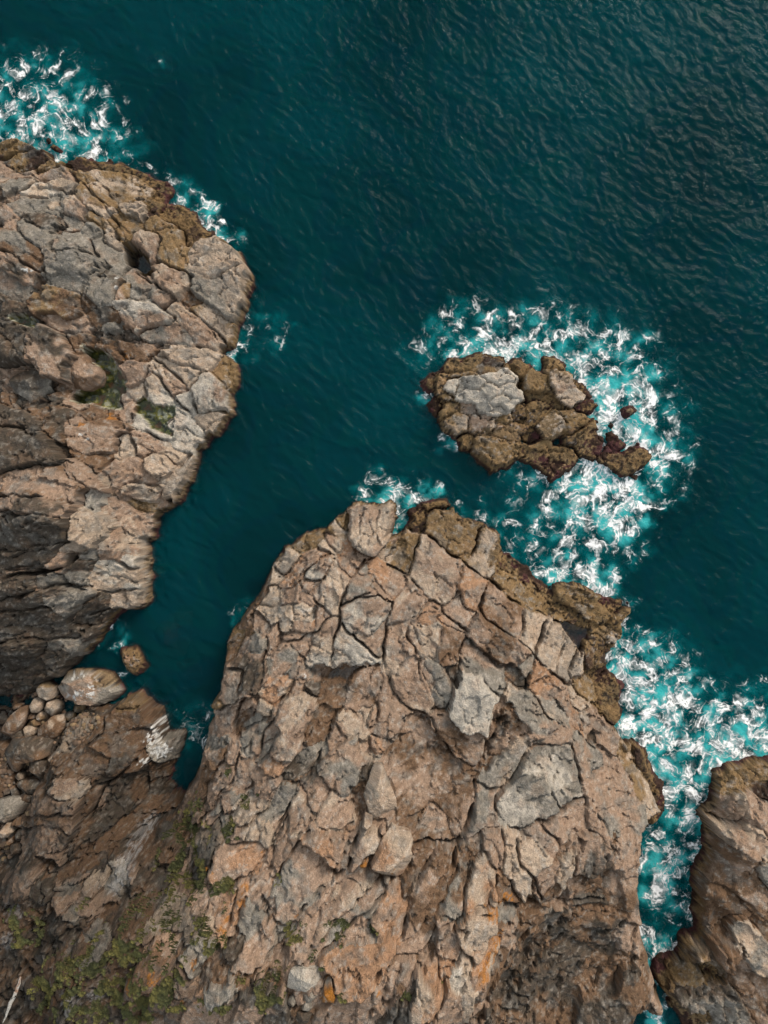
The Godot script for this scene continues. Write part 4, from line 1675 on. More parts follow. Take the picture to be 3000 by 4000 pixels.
func trace_headland() -> void:
	land = "headland"
	tile(850, 1930, 2.07375)
	B("cp", 0.6, [1085,120,1120,110,1190,90,1240,110,1380,110,1385,160,1370,260,1340,380,1290,460,1220,500,1150,450,1085,380,1055,300,1080,200])
	B("o", 0, [980,230,1000,195,1060,180,1085,220,1060,270,1040,310,1000,280])
	B("oc", 0.1, [905,270,950,240,1000,280,1040,320,1000,360,940,330,905,310])
	B("pc", 0.2, [860,330,900,315,960,360,1010,420,990,470,930,430,870,360])
	B("c", 0.1, [810,400,850,370,900,410,920,460,870,450])
	B("o", 0, [720,390,770,340,850,330,850,370,800,420,740,420])
	B("o", 0, [610,440,640,390,700,370,740,420,700,470,650,490])
	B("c", 0.3, [490,560,540,480,600,460,650,510,650,560,570,620,510,650,490,610])
	B("c", 0.2, [430,680,450,620,510,640,525,690,480,720,435,710])
	B("pr", 0, [520,690,600,600,700,470,790,430,880,490,820,530,770,570,720,620,650,660,600,720,540,740])
	B("wp", 0.4, [720,640,770,570,840,510,920,540,890,640,840,710,790,700,720,680])
	B("pc", 0.2, [690,730,720,690,790,710,840,720,770,780,740,800,700,770])
	B("pc", 0.2, [900,560,960,520,990,600,1070,710,1040,780,940,720,890,660])
	B("pc", 0.3, [840,740,900,680,1000,760,1050,780,1010,860,990,990,930,970,880,930,820,870])
	B("p", 0, [750,800,840,720,830,800,815,870,770,830])
	B("pr", 0.1, [975,520,1060,510,1180,560,1100,680,1070,690,1000,620,980,560])
	B("pr", 0, [1010,380,1060,390,1150,460,1230,510,1170,560,1060,500,990,480,1010,440])
	B("pr", 0.1, [1200,560,1250,530,1330,560,1400,620,1490,680,1500,760,1440,850,1370,790,1280,720,1220,650])
	B("pg", 0.2, [1090,700,1170,580,1220,660,1280,730,1370,800,1430,880,1300,830,1150,850,1100,880,1020,900,1030,820])
	B("wp", 0.5, [1020,910,1120,870,1300,840,1420,890,1375,1010,1270,1110,1220,1130,1150,1100,1090,1140,1030,1090,990,1000])
	B("pc", 0.4, [1120,1150,1220,1140,1280,1110,1370,1030,1340,1260,1310,1310,1220,1270,1150,1200])
	B("pg", 0.1, [530,890,560,780,660,760,665,880,600,900])
	B("p", 0, [665,800,730,810,800,860,810,900,750,900,670,870])
	B("cw", 0.2, [500,920,600,910,605,1100,560,1130,510,1080,500,1000])
	B("cw", 0.3, [610,900,690,885,790,930,770,1010,700,1020,610,1030])
	B("pr", 0.3, [610,1050,700,1025,770,1030,770,1110,700,1140,620,1110])
	B("gp", 0.2, [790,940,815,900,890,980,890,1020,830,1080,775,1110,775,1030])
	B("p", 0, [540,1150,600,1120,710,1145,640,1190,560,1200,490,1170])
	B("p", 0, [580,1210,700,1160,770,1160,740,1240,720,1320,650,1290])
	B("pc", 0.1, [780,1130,880,1040,970,1010,980,1060,950,1200,920,1280,840,1250,770,1190])
	B("wc", 0.4, [740,1250,830,1250,920,1290,900,1370,810,1380,720,1390,715,1330])
	B("cw", 0.2, [960,1150,990,1050,1090,1150,1180,1240,1270,1300,1320,1330,1230,1350,1100,1350,1040,1300,950,1220])
	B("wc", 0.3, [930,1330,960,1230,1040,1310,1060,1360,960,1380])
	B("pg", 0.2, [400,1380,430,1290,500,1220,580,1230,640,1290,620,1370,520,1440,400,1450])
	B("gp", 0.1, [640,1300,715,1340,710,1480,650,1510,580,1490,560,1430,620,1370])
	B("c", 0.2, [380,830,430,780,490,800,500,880,450,920,380,890])
	B("c", 0.3, [345,950,380,910,480,910,500,960,470,1040,420,1050,360,1000])
	B("p", 0, [300,1010,340,970,400,1040,420,1110,370,1140,310,1060])
	B("ob", -0.1, [75,1200,130,1130,240,1100,280,1110,200,1190,150,1290,85,1330])
	B("gp", 0.1, [160,1290,220,1170,300,1110,390,1180,360,1260,250,1260,200,1320])
	B("p", -0.2, [400,1130,480,1050,520,1140,470,1240,430,1320,385,1290,400,1200])
	tile(1450, 1950, 2.07375)
	B("o", 0.3, [430,270,440,130,520,90,640,110,760,170,880,220,870,290,840,380,770,520,670,450,560,370])
	B("k", -0.7, [440,120,470,60,540,40,600,50,620,100,520,90])
	B("k", -0.9, [330,270,360,120,440,100,430,260,400,280])
	B("oc", 0.2, [850,390,880,260,950,240,1040,300,1050,380,1030,460,1000,600,960,640,880,600,780,530,800,450])
	B("oc", 0, [130,540,90,450,150,380,260,290,330,270,400,290,360,420,300,620,230,590])
	B("cp", 0.2, [370,420,410,290,470,320,560,390,670,470,750,540,710,600,690,720,650,800,600,850,480,790,380,700,310,640,340,520])
	B("pr", 0.2, [720,590,770,555,870,620,940,650,930,700,880,830,830,910,760,860,720,760,690,710])
	B("p", 0, [610,850,660,800,700,740,750,860,830,920,850,940,810,1010,760,1060,660,980,580,910])
	B("pb", 0.1, [940,690,980,680,1060,760,1160,850,1240,900,1250,960,1190,1120,1080,1080,960,980,870,900,900,800])
	B("c", 0.1, [1250,900,1410,950,1390,1100,1330,1250,1260,1200,1190,1130,1240,1000])
	B("o", -0.3, [990,640,1010,610,1120,600,1280,700,1400,770,1470,830,1440,920,1380,920,1230,860,1100,780,1050,710])
	B("ok", -0.6, [1020,590,1050,450,1130,460,1260,560,1360,650,1430,710,1490,790,1400,750,1280,690,1130,590])
	B("pb", 0.4, [770,1090,790,1010,850,940,940,1000,1060,1090,1180,1140,1290,1240,1230,1310,1150,1350,1060,1340,960,1290,860,1200])
	B("pr", 0, [550,970,600,930,700,1010,780,1070,750,1090,700,1080,620,1030])
	B("pr", 0.1, [310,970,400,920,460,830,580,910,530,980,450,1020,370,1010])
	B("pc", 0, [180,830,250,760,330,690,400,740,470,830,390,900,290,970,140,1030,140,940])
	B("pc", 0.1, [130,1050,270,980,330,980,300,1100,330,1180,390,1330,400,1460,480,1600,470,1700,400,1720,230,1660,150,1500,100,1300,105,1150])
	B("pc", 0.1, [310,990,450,1030,540,1000,560,1080,550,1200,530,1290,430,1300,340,1200,300,1110])
	B("pb", 0.3, [560,1050,620,1040,750,1100,720,1180,720,1300,640,1350,560,1320,550,1250])
	B("pg", 0.2, [390,1330,460,1290,540,1320,600,1390,670,1500,660,1580,620,1660,560,1660,450,1450])
	B("dg", -0.6, [600,1350,720,1360,720,1450,690,1520,640,1440])
	B("gp", 0, [740,1170,780,1140,860,1210,950,1300,1060,1370,1080,1450,960,1400,880,1380,720,1360,720,1290])
	B("bd", -0.4, [1090,1400,1180,1360,1250,1430,1280,1500,1240,1530,1150,1490,1080,1450])
	B("pr", 0, [1290,1430,1310,1310,1420,1350,1500,1420,1410,1440,1310,1500,1270,1530])
	B("g", 0, [1180,1350,1310,1260,1320,1300,1290,1420,1260,1430])
	B("cg", 0.1, [1080,1560,1120,1490,1240,1530,1230,1650,1100,1650])
	B("pr", 0.1, [1290,1530,1400,1450,1500,1430,1600,1520,1590,1640,1480,1600,1400,1580])
	B("c", 0.3, [1340,1250,1400,1050,1450,980,1520,1010,1555,1060,1530,1240,1510,1410,1440,1370])
	B("c", 0.2, [1540,1200,1560,1120,1620,1140,1659,1190,1640,1250,1590,1480,1520,1420])
	tile(1950, 2200, 2.107)
	B("c", 0.2, [585,870,640,770,690,700,705,860,690,900,600,950,580,930])
	B("ok", -0.4, [430,390,450,320,560,370,640,420,750,480,720,540,640,510,540,470,480,460,420,430])
	B("o", 0.2, [480,260,520,190,600,180,700,220,820,280,790,360,760,440,660,400,560,340,490,300])
	B("o", 0.1, [780,430,820,340,880,390,940,430,880,520,780,470])
	B("o", 0.2, [890,500,940,430,1060,360,1075,380,1030,470,990,560,900,520])
	B("k", -0.6, [820,330,900,300,980,320,1060,350,940,430,870,380])
	B("oc", 0, [740,500,790,480,880,530,980,580,940,650,900,670,840,620,740,550])
	B("ok", 0, [690,650,740,590,830,620,900,680,880,770,850,870,760,890,710,870,710,760])
	B("k", -0.6, [700,900,850,870,840,920,740,930])
	B("o", -0.3, [600,960,700,930,760,960,790,1050,800,1110,700,1090,620,1010])
	B("k", -0.3, [740,950,850,920,960,960,1005,1020,980,1090,900,1150,830,1150,800,1060])
	B("k", -0.7, [830,1170,940,1160,975,1220,960,1290,900,1270,850,1240])
	B("c", 0, [570,1010,650,1080,730,1170,680,1250,610,1190,570,1100])
	B("pr", 0, [250,1030,330,950,450,950,560,1010,580,1110,480,1130,360,1120,270,1080])
	B("gc", 0, [240,1050,360,1130,470,1140,560,1280,580,1340,470,1310,380,1230,300,1130])
	B("pr", 0, [490,1130,580,1130,640,1230,690,1330,700,1420,620,1370,560,1280])
	B("pc", 0.1, [650,1270,740,1190,860,1300,960,1420,990,1500,970,1590,900,1520,800,1450,720,1440,690,1340])
	B("d", -0.5, [700,1270,760,1300,850,1400,760,1450,710,1420])
	B("oc", 0, [990,1490,1100,1540,1130,1640,1240,1880,1300,2020,1250,2090,1200,1990,1100,1820,1020,1640,960,1590])
	B("k", -0.6, [1110,1540,1190,1600,1260,1760,1360,1830,1370,1950,1340,2070,1280,2140,1240,2090,1300,2010,1230,1850,1130,1640])
	B("pd", -0.2, [790,1480,880,1530,970,1600,1020,1680,1110,1830,1040,1760,930,1690,840,1570])
	B("pg", 0.1, [600,1480,640,1380,720,1440,800,1500,850,1600,830,1690,740,1780,680,1800,660,1650])
	B("pg", 0, [250,1500,380,1430,560,1340,620,1380,590,1480,500,1480,400,1500,300,1500])
	B("gw", 0.3, [130,1750,250,1590,330,1490,440,1500,560,1490,600,1560,640,1680,670,1830,680,1900,600,1960,490,2020,430,1870,380,1720,270,1740])
	B("wg", 0.4, [0,1990,60,1830,150,1760,260,1740,370,1730,430,1860,480,2030,400,2080,250,2140,60,2190,0,2170])
	B("p", 0.1, [680,1820,750,1790,840,1700,930,1750,860,1880,780,1930,750,2000,720,2010])
	B("pg", 0, [770,1940,860,1890,960,1760,1030,1790,1100,1880,1110,1960,1000,2010,900,2010,860,2100,800,2030])
	B("pg", 0.1, [870,2110,910,2020,1010,2020,1120,1980,1200,2010,1225,2130,1215,2212,900,2212])
	B("p", 0, [490,2050,600,1980,690,1930,720,2030,760,2150,860,2212,480,2212,470,2130])
	B("pg", 0.1, [170,1250,300,1270,500,1330,380,1420,270,1460,260,1340])
	B("cg", 0.1, [170,1090,240,1060,330,1160,380,1240,300,1260,200,1200])
	tile(700, 2550, 2.07375)
	B("pd", 0.5, [400,100,480,20,690,20,690,130,640,250,560,340,490,385,470,300,520,170])
	B("pc", 0.2, [330,360,350,280,400,130,520,160,480,260,470,370,380,440,340,420])
	B("o", 0, [290,450,330,410,370,440,320,480])
	B("p", 0, [300,500,400,440,500,400,590,400,500,470,430,590,400,650,280,660,275,580])
	B("g", 0.2, [240,740,270,680,390,670,390,700,330,760,260,800])
	B("pb", 0, [190,860,240,800,380,760,370,850,330,920,290,960,200,930])
	B("p", 0.1, [370,820,420,730,500,760,490,850,440,890,370,880])
	B("p", 0.1, [300,960,340,890,440,890,450,960,420,1040,330,1050,300,1000])
	B("pc", 0.1, [470,900,510,790,590,850,600,900,530,960,480,1000,470,950])
	B("gp", 0.1, [510,790,530,650,600,590,690,550,690,640,640,830,590,840])
	B("pg", 0.1, [640,850,700,650,760,600,830,640,790,700,720,830,680,850])
	B("pc", 0.7, [760,520,830,400,900,370,1000,350,1060,390,1090,430,1060,480,1060,540,1030,600,980,700,930,830,890,860,780,850,730,800,800,690,830,620,770,580])
	B("rp", 0.6, [670,920,720,860,890,870,900,900,860,940,810,1000,740,985,680,960])
	B("p", 0.3, [580,1010,640,940,710,980,700,1030,610,1055])
	B("p", 0.1, [430,1070,520,980,560,1010,470,1100])
	B("p", 0.1, [450,1120,570,1030,600,1060,530,1110,460,1130])
	B("rc", 0.2, [660,290,730,230,880,180,900,230,870,330,800,400,740,390,690,350])
	B("c", 0.3, [650,450,680,380,725,410,715,480,660,480])
	B("g", 0, [540,600,620,500,640,500,690,540,600,590])
	B("bd", -0.2, [1000,250,1040,220,1140,260,1140,320,1090,370,1000,330])
	B("p", 0, [920,240,1000,240,1000,330,940,330,900,300])
	B("b", -0.2, [1140,310,1200,220,1270,205,1350,250,1350,360,1290,430,1180,400,1110,400])
	B("bp", 0.1, [1350,250,1400,160,1510,100,1600,150,1640,200,1600,330,1560,440,1420,490,1370,470,1370,330])
	B("b", -0.3, [1000,720,1020,620,1090,470,1180,430,1290,470,1260,560,1190,700,1100,740,1020,760])
	B("pc", 0.1, [1290,500,1400,500,1460,560,1450,640,1330,650,1300,590])
	B("p", 0, [1190,720,1260,580,1300,620,1340,680,1280,740,1200,790])
	B("gd", -0.3, [900,870,1000,790,1180,730,1190,770,1130,880,1080,960,990,1000,900,1020,830,1000])
	B("pg", 0.1, [1200,800,1290,740,1420,710,1470,810,1550,890,1500,960,1390,1060,1320,1140,1220,1100,1100,950,1130,870])
	B("pr", 0.3, [1450,750,1480,690,1600,680,1640,750,1610,830,1580,890,1510,840])
	B("wp", 0.2, [1460,560,1580,430,1659,440,1659,640,1560,620])
	B("pd", 0, [1010,1050,1090,970,1200,1040,1240,1100,1170,1220,1090,1330,1040,1280,1040,1170,1000,1100])
	B("cp", 0.2, [1180,1180,1250,1110,1330,1150,1340,1210,1400,1290,1380,1370,1290,1460,1200,1480,1100,1450,1040,1470,1110,1330])
	B("pc", 0.2, [900,1280,940,1150,1000,1110,1050,1190,1060,1290,1010,1400,950,1480,880,1440,860,1360])
	B("p", 0.2, [600,1060,700,1010,790,1010,800,1090,730,1180,620,1170,590,1110])
	B("c", 0.3, [480,1280,560,1180,730,1190,700,1280,600,1360,500,1380,470,1340])
	B("c", 0.1, [440,1250,500,1180,560,1150,540,1200,470,1280])
	B("pg", 0, [800,1090,850,1080,950,1110,900,1200,830,1290,740,1410,700,1430,650,1340,740,1250,790,1150])
	B("p", 0, [740,1440,830,1300,860,1340,850,1390,790,1480,750,1470])
	B("p", 0.1, [240,1060,320,1060,380,1090,320,1160,270,1190,230,1130])
	B("p", 0, [190,1230,240,1180,320,1190,260,1250,200,1270])
	B("pg", 0.1, [200,1330,330,1210,320,1290,260,1380,210,1390])
	B("gp", 0, [340,1200,420,1110,490,1140,430,1230,360,1280])
	B("g", 0.2, [330,1440,370,1370,420,1400,410,1460,370,1490])
	B("cg", 0.2, [110,1540,190,1470,310,1420,300,1520,210,1560,140,1580])
	B("pb", 0, [70,1230,180,950,290,970,240,1050,180,1130,100,1180])
	B("pb", 0, [0,1340,40,1200,140,1180,190,1150,170,1250,90,1300,0,1400])
	B("p", 0, [90,1330,180,1280,200,1310,110,1380])
	tile(1400, 2600, 2.07375)
	B("w", 0.8, [750,230,800,150,830,60,900,20,1000,100,1060,210,1110,280,1080,400,1040,540,980,510,900,545,830,500,760,430,745,330])
	B("gw", 0.5, [830,20,1000,20,1090,20,1150,80,1180,150,1130,230,1060,200,1000,100,900,30])
	B("p", 0, [120,330,190,200,200,60,240,120,300,270,370,360,300,540,180,570,80,520,100,420])
	B("pc", 0.1, [0,280,120,340,100,440,90,560,150,640,170,720,130,780,40,740,0,690,0,500])
	B("bp", 0.3, [600,400,700,410,740,450,800,500,890,560,960,560,1010,640,1000,780,960,820,900,780,780,720,700,620,620,530])
	B("bp", -0.2, [160,760,250,690,360,500,450,470,560,480,640,580,740,710,850,790,830,840,760,880,700,930,560,1100,440,1340,290,1330,310,1150,270,950,200,830])
	B("b", 0, [760,880,860,800,960,830,950,960,860,940,780,940])
	B("bp", 0, [570,1110,700,950,780,950,930,970,920,1100,880,1260,850,1370,760,1340,720,1230,690,1190])
	B("pb", 0, [450,1400,560,1140,680,1200,750,1350,800,1410,600,1440,460,1460])
	B("cg", 0.2, [1170,710,1280,590,1390,650,1350,700,1290,830,1230,930,1160,980,1080,1010,1000,960,1090,830])
	B("pg", 0.1, [960,980,1060,1000,1160,980,1130,1100,1130,1200,1170,1320,980,1350,890,1310,940,1150])
	B("p", 0, [860,1390,910,1320,980,1350,900,1400])
	B("d", -0.1, [0,700,50,740,120,790,60,900,0,920])
	tile(700, 3200, 2.07375)
	B("pc", 0.1, [380,250,460,110,620,20,630,210,540,210,460,220])
	B("c", 0.1, [635,0,750,20,740,100,750,190,690,225,640,200])
	B("pr", 0.2, [250,440,320,290,480,220,620,215,680,270,620,370,520,450,440,510,400,520,330,560,260,500])
	B("pr", 0.1, [320,670,400,560,500,480,540,600,520,660,460,700,360,680])
	B("r", 0.3, [300,740,340,680,440,690,490,740,470,820,420,850,340,830])
	B("pr", 0.2, [270,850,290,790,340,840,430,850,440,900,380,970,355,1015,310,940])
	B("p", 0, [240,540,330,570,310,660,280,720,240,620])
	B("pg", 0.4, [10,1170,60,1040,130,970,250,980,230,1100,150,1190,95,1255])
	B("gp", 0, [970,200,1050,240,1180,310,1190,470,1200,520,1000,760,900,850,790,800,770,640,780,500,870,330])
	B("pr", 0.4, [980,170,1070,40,1250,60,1390,90,1370,200,1280,350,1190,320,1080,260])
	B("gp", 0.2, [430,1230,480,1100,560,960,620,870,650,900,640,960,560,1120,530,1220,470,1250])
	B("gp", 0.4, [560,1130,650,960,680,850,760,870,800,950,740,1060,690,1160,640,1260,550,1290])
	B("g", 0, [800,850,900,860,820,960,790,930])
	B("p", 0.1, [870,1180,920,1000,1060,800,1160,650,1240,560,1230,640,1140,820,1020,960,960,1140,850,1180])
	B("pc", 0.2, [1140,800,1250,590,1400,510,1490,600,1440,680,1300,780,1180,870,1100,970])
	B("pg", 0.1, [1200,960,1290,830,1440,720,1560,560,1640,600,1530,720,1400,810,1330,900,1180,1050,1020,1180,1080,1070])
	B("pg", 0, [1330,900,1400,810,1500,760,1560,870,1600,960,1440,990,1370,960])
	B("r", 0.6, [1170,1190,1220,1080,1350,1000,1480,1020,1560,960,1720,970,1760,1030,1700,1130,1600,1270,1500,1450,1380,1490,1280,1400,1220,1290])
	B("pd", 0, [670,1659,700,1540,850,1380,890,1659,890,1900,670,1900])
	B("p", 0, [1480,1500,1600,1400,1680,1390,1680,1600,1560,1659,1560,1900,1440,1900,1440,1659])
	B("p", 0, [1100,1900,1100,1659,1180,1540,1290,1440,1380,1500,1450,1480,1400,1600,1380,1900])
	B("pc", 0.5, [1370,390,1430,180,1590,100,1640,160,1600,230,1500,330,1390,400])
	B("pr", 0.3, [1290,410,1390,140,1435,150,1370,370,1330,400])
	B("dg", 0.1, [100,430,170,350,260,330,230,430,140,530,110,500])
	B("p", 0.1, [0,440,70,440,120,520,60,590,0,620])
	B("p", 0, [100,720,200,560,240,480,260,560,230,650,200,760,130,790])
	B("pc", 0.1, [0,830,90,720,200,780,160,850,60,920,0,930])
	B("c", 0.2, [160,920,240,800,270,860,250,960,200,970])
	B("g", 0, [480,780,560,690,620,780,560,880,500,880])
	B("p", 0, [680,300,740,260,740,380,660,410])
	B("p", 0, [620,480,750,380,770,480,700,600,620,700,580,640])
	B("p", 0.1, [850,180,960,190,880,330,780,420,770,330])
	B("pc", 0.1, [1290,520,1420,440,1480,400,1560,440,1580,500,1500,590,1420,500])
	B("g", 0.1, [200,1450,260,1360,400,1350,420,1400,340,1500,260,1560])
	B("p", 0, [150,1659,210,1560,330,1520,380,1480,300,1600,250,1900,100,1900])
	B("pd", 0, [430,1659,520,1450,650,1340,700,1400,660,1540,640,1900,430,1900])
	B("pr", 0.1, [0,1600,60,1480,180,1420,190,1500,100,1640,0,1700])
	B("d", 0, [380,1100,440,1000,520,960,500,1060,420,1160])
	B("p", 0.1, [-40,1250,0,1200,80,1270,60,1400,0,1450])
	tile(0, 3200, 2.07375)
	B("gc", 0.4, [1310,660,1340,590,1440,530,1500,560,1490,650,1440,740,1400,780,1330,740])
	B("rp", 0.4, [1010,1360,1110,1240,1220,1160,1310,1190,1290,1270,1220,1350,1120,1420,1020,1450])
	B("p", 0.2, [1250,1420,1330,1270,1380,1260,1360,1400,1290,1540,1240,1550])
	B("cp", 0.1, [720,470,790,420,880,430,830,510,750,540])
	B("p", 0.1, [440,650,560,560,690,530,640,620,540,680,460,720])
	B("gp", 0.1, [520,780,640,680,700,690,860,620,920,640,800,720,700,790,600,830])
	B("g", 0.2, [690,920,780,860,860,870,840,960,780,980,700,970])
	B("bd", 0.3, [560,1120,590,1010,710,990,710,1130])
	B("g", 0.2, [670,1200,720,1110,800,1000,830,980,790,1120,750,1180])
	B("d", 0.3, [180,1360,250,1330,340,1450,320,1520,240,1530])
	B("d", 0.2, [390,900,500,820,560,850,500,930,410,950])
	B("pg", 0, [420,600,520,500,640,480,700,430,690,530,560,570])
	B("gw", 0, [880,540,960,330,1000,240,1060,300,1060,420,1010,520,940,590])
	B("pd", 0, [1060,300,1130,250,1180,290,1120,400,1060,440])
	B("pd", 0.1, [20,560,60,460,170,410,260,460,210,590,110,680,30,680])
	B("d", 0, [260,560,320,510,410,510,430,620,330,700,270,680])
	B("p", 0.1, [1180,840,1190,740,1260,710,1240,890])
	B("pr", 0, [1000,1600,1010,1480,1190,1400,1180,1480,1110,1560,1100,1900,1000,1900])
	B("p", 0, [1330,1600,1420,1500,1560,1420,1600,1440,1500,1560,1400,1900,1300,1900])
	tile(1400, 3200, 2.07375)
	B("pb", 0, [430,400,460,250,560,210,640,210,560,340,460,460,370,640,350,540])
	B("bp", 0.2, [350,940,430,650,560,340,650,210,720,210,700,330,640,480,560,640,480,860,380,970])
	B("b", 0, [540,780,650,560,730,330,790,270,760,400,680,560,640,660,600,760])
	B("bg", 0, [660,770,760,590,880,270,830,200,930,200,900,330,860,470,800,560,770,660,830,760,680,810])
	B("bp", 0, [800,640,850,540,900,430,930,330,960,200,1010,130,1000,260,930,440,880,560,850,740,810,700])
	B("p", 0.3, [1000,250,1020,120,1170,110,1170,370,1110,410,1050,330])
	B("cr", 0.4, [860,760,900,560,940,400,1010,270,1060,340,1105,430,1090,580,1020,720])
	B("c", 0.2, [1180,110,1260,100,1250,240,1270,330,1240,430,1190,440,1175,400,1190,250])
	B("c", 0.3, [1260,560,1270,350,1330,400,1390,480,1400,580,1330,640,1270,620])
	B("rb", 0.1, [1120,550,1110,440,1140,400,1180,480,1240,540,1290,600,1280,700,1250,720,1170,640,1160,680])
	B("pc", 0.2, [1310,280,1340,140,1430,170,1490,190,1550,290,1520,360,1480,400,1420,470,1330,370])
	B("p", 0.1, [1350,100,1480,50,1560,180,1530,240,1470,170,1340,130])
	B("p", 0.1, [1500,30,1580,0,1680,20,1680,200,1600,180])
	B("p", 0.1, [1440,500,1500,410,1600,370,1590,450,1550,560,1470,620,1430,540])
	B("b", 0, [1480,640,1540,570,1590,530,1640,590,1560,680,1490,690])
	B("pg", -0.3, [1120,720,1170,700,1250,720,1280,810,1200,860,1150,790])
	B("b", -0.5, [1270,740,1400,710,1490,730,1480,780,1300,830])
	B("cr", 0.7, [870,870,960,760,1060,740,1110,780,1090,920,1030,1060,950,1180,920,1200,880,1090,860,960])
	B("cw", 0.4, [750,1240,830,1060,880,1100,910,1210,910,1290,840,1350,770,1350])
	B("rp", 0.2, [530,1180,620,1140,650,1260,640,1330,580,1340,530,1280])
	B("r", 0.1, [660,1130,760,1160,720,1340,680,1360,665,1240])
	B("pr", 0.2, [670,1010,780,950,800,1030,760,1150,680,1130])
	B("r", 0.3, [940,1230,1000,1120,1090,940,1110,960,1080,1060,1000,1240,920,1330])
	B("rc", 0.3, [930,1370,1010,1250,1120,1050,1140,1090,1060,1240,970,1380])
	B("rc", 0.5, [480,1300,530,1310,540,1370,680,1370,680,1460,630,1540,520,1659,500,1900,390,1900,390,1659,430,1500])
	B("c", 0.2, [820,1490,900,1340,930,1400,860,1560,830,1560])
	B("p", 0.1, [630,1640,700,1380,730,1300,780,1370,830,1430,820,1600,760,1659,700,1900,600,1900])
	B("bp", 0.3, [290,1390,340,1200,380,1130,440,1130,430,1220,380,1330,310,1390])
	B("p", 0.1, [280,1210,310,1130,360,1130,320,1250])
	B("p", 0.5, [640,940,660,850,710,810,755,850,700,920])
	B("bp", 0, [360,1010,490,880,620,860,640,900,560,1000,440,1090,300,1110])
	B("pr", 0.2, [90,850,200,650,260,520,340,540,330,680,250,880,170,960])
	B("r", 0.1, [200,960,330,690,420,650,360,860,340,1000,290,980])
	B("gp", 0, [0,760,0,650,120,510,200,540,160,690,60,790])
	B("g", 0, [0,820,80,810,150,960,60,960,0,930])
	B("p", 0, [100,1659,20,1600,180,1400,290,1250,280,1400,230,1520,150,1630])
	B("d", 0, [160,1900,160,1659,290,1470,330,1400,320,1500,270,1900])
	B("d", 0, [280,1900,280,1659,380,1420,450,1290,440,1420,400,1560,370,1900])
	B("d", 0.2, [1270,1400,1330,1310,1440,1330,1450,1370,1330,1470])
	B("d", 0.1, [1180,1540,1250,1430,1340,1480,1300,1570])
	B("db", 0.2, [1440,1200,1540,1180,1580,1240,1470,1290])
	B("b", -1.0, [1160,1000,1200,1000,1230,1120,1100,1240,1010,1340,1090,1160])
	tile(2000, 3000, 0.952)
	B("pd", 0.4, [245,390,280,260,330,250,360,310,370,360,340,400,290,420])
	B("p", 0.1, [380,360,400,280,440,210,470,260,460,340,420,370])
	B("p", 0.1, [290,130,330,200,370,290,340,260,300,250,270,220,270,160])
	B("c", 0.2, [165,410,190,340,230,330,215,400,180,440])
	B("p", 0.1, [100,280,140,240,170,270,140,320])
	B("d", -0.2, [240,480,350,490,360,510,230,510])
	B("pb", 0, [400,400,470,370,465,480,470,560,440,560,410,480])
	B("bp", 0, [470,700,440,620,470,600,500,730,515,850,480,850])
	B("p", 0, [390,600,440,580,450,660,400,680])
	B("db", 0.2, [200,600,330,560,380,570,360,630,260,640])
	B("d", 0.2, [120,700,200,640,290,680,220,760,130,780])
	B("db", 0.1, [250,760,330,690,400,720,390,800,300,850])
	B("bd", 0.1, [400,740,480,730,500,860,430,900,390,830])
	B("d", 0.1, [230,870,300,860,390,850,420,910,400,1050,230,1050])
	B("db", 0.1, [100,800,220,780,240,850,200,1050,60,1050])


func trace_cliff() -> void:
	land = "cliff"
	tile(2028, 3000, 0.952)
	B("o", 0, [745,50,790,20,830,30,840,60,810,90,760,100])
	B("ok", 0, [820,20,900,0,1100,10,1100,200,952,130,900,110,850,70])
	B("cp", 0.1, [730,150,760,110,830,90,850,160,810,220,770,220,740,190])
	B("p", 0.1, [850,90,930,140,1100,250,1100,370,952,290,900,230,850,170])
	B("cp", 0.1, [780,240,820,210,870,220,920,260,1000,330,1000,360,890,340,830,300,790,270])
	B("bp", 0.1, [735,320,760,300,830,310,880,380,930,450,1060,580,1060,690,880,520,820,480,760,440,720,400])
	B("gc", 0.4, [890,390,930,360,1060,400,1060,520,910,430])
	B("b", 0, [715,450,760,450,830,490,900,560,1060,720,1060,800,860,600,790,540,720,490])
	B("b", 0.1, [715,500,750,490,790,540,780,600,770,700,740,640,720,560])
	B("cg", 0.3, [790,560,830,540,900,580,1000,680,1060,800,880,770,850,730,830,660,790,620])
	B("bp", 0.1, [780,700,830,670,870,770,1060,800,1060,1150,880,1150,880,952,830,850,790,780])
	B("o", 0.1, [590,760,640,735,680,770,690,800,620,830,585,810])
	B("do", 0, [680,730,720,715,770,760,760,790,700,800])
	B("dg", 0.1, [570,860,620,830,690,810,770,800,830,880,870,952,870,1150,600,1150,600,952])
	B("k", -0.1, [530,725,570,725,600,770,570,830,540,790])
	B("k", 0.1, [500,880,525,870,530,952,530,1150,500,1150])
	B("o", 0, [560,780,590,770,600,830,570,850])


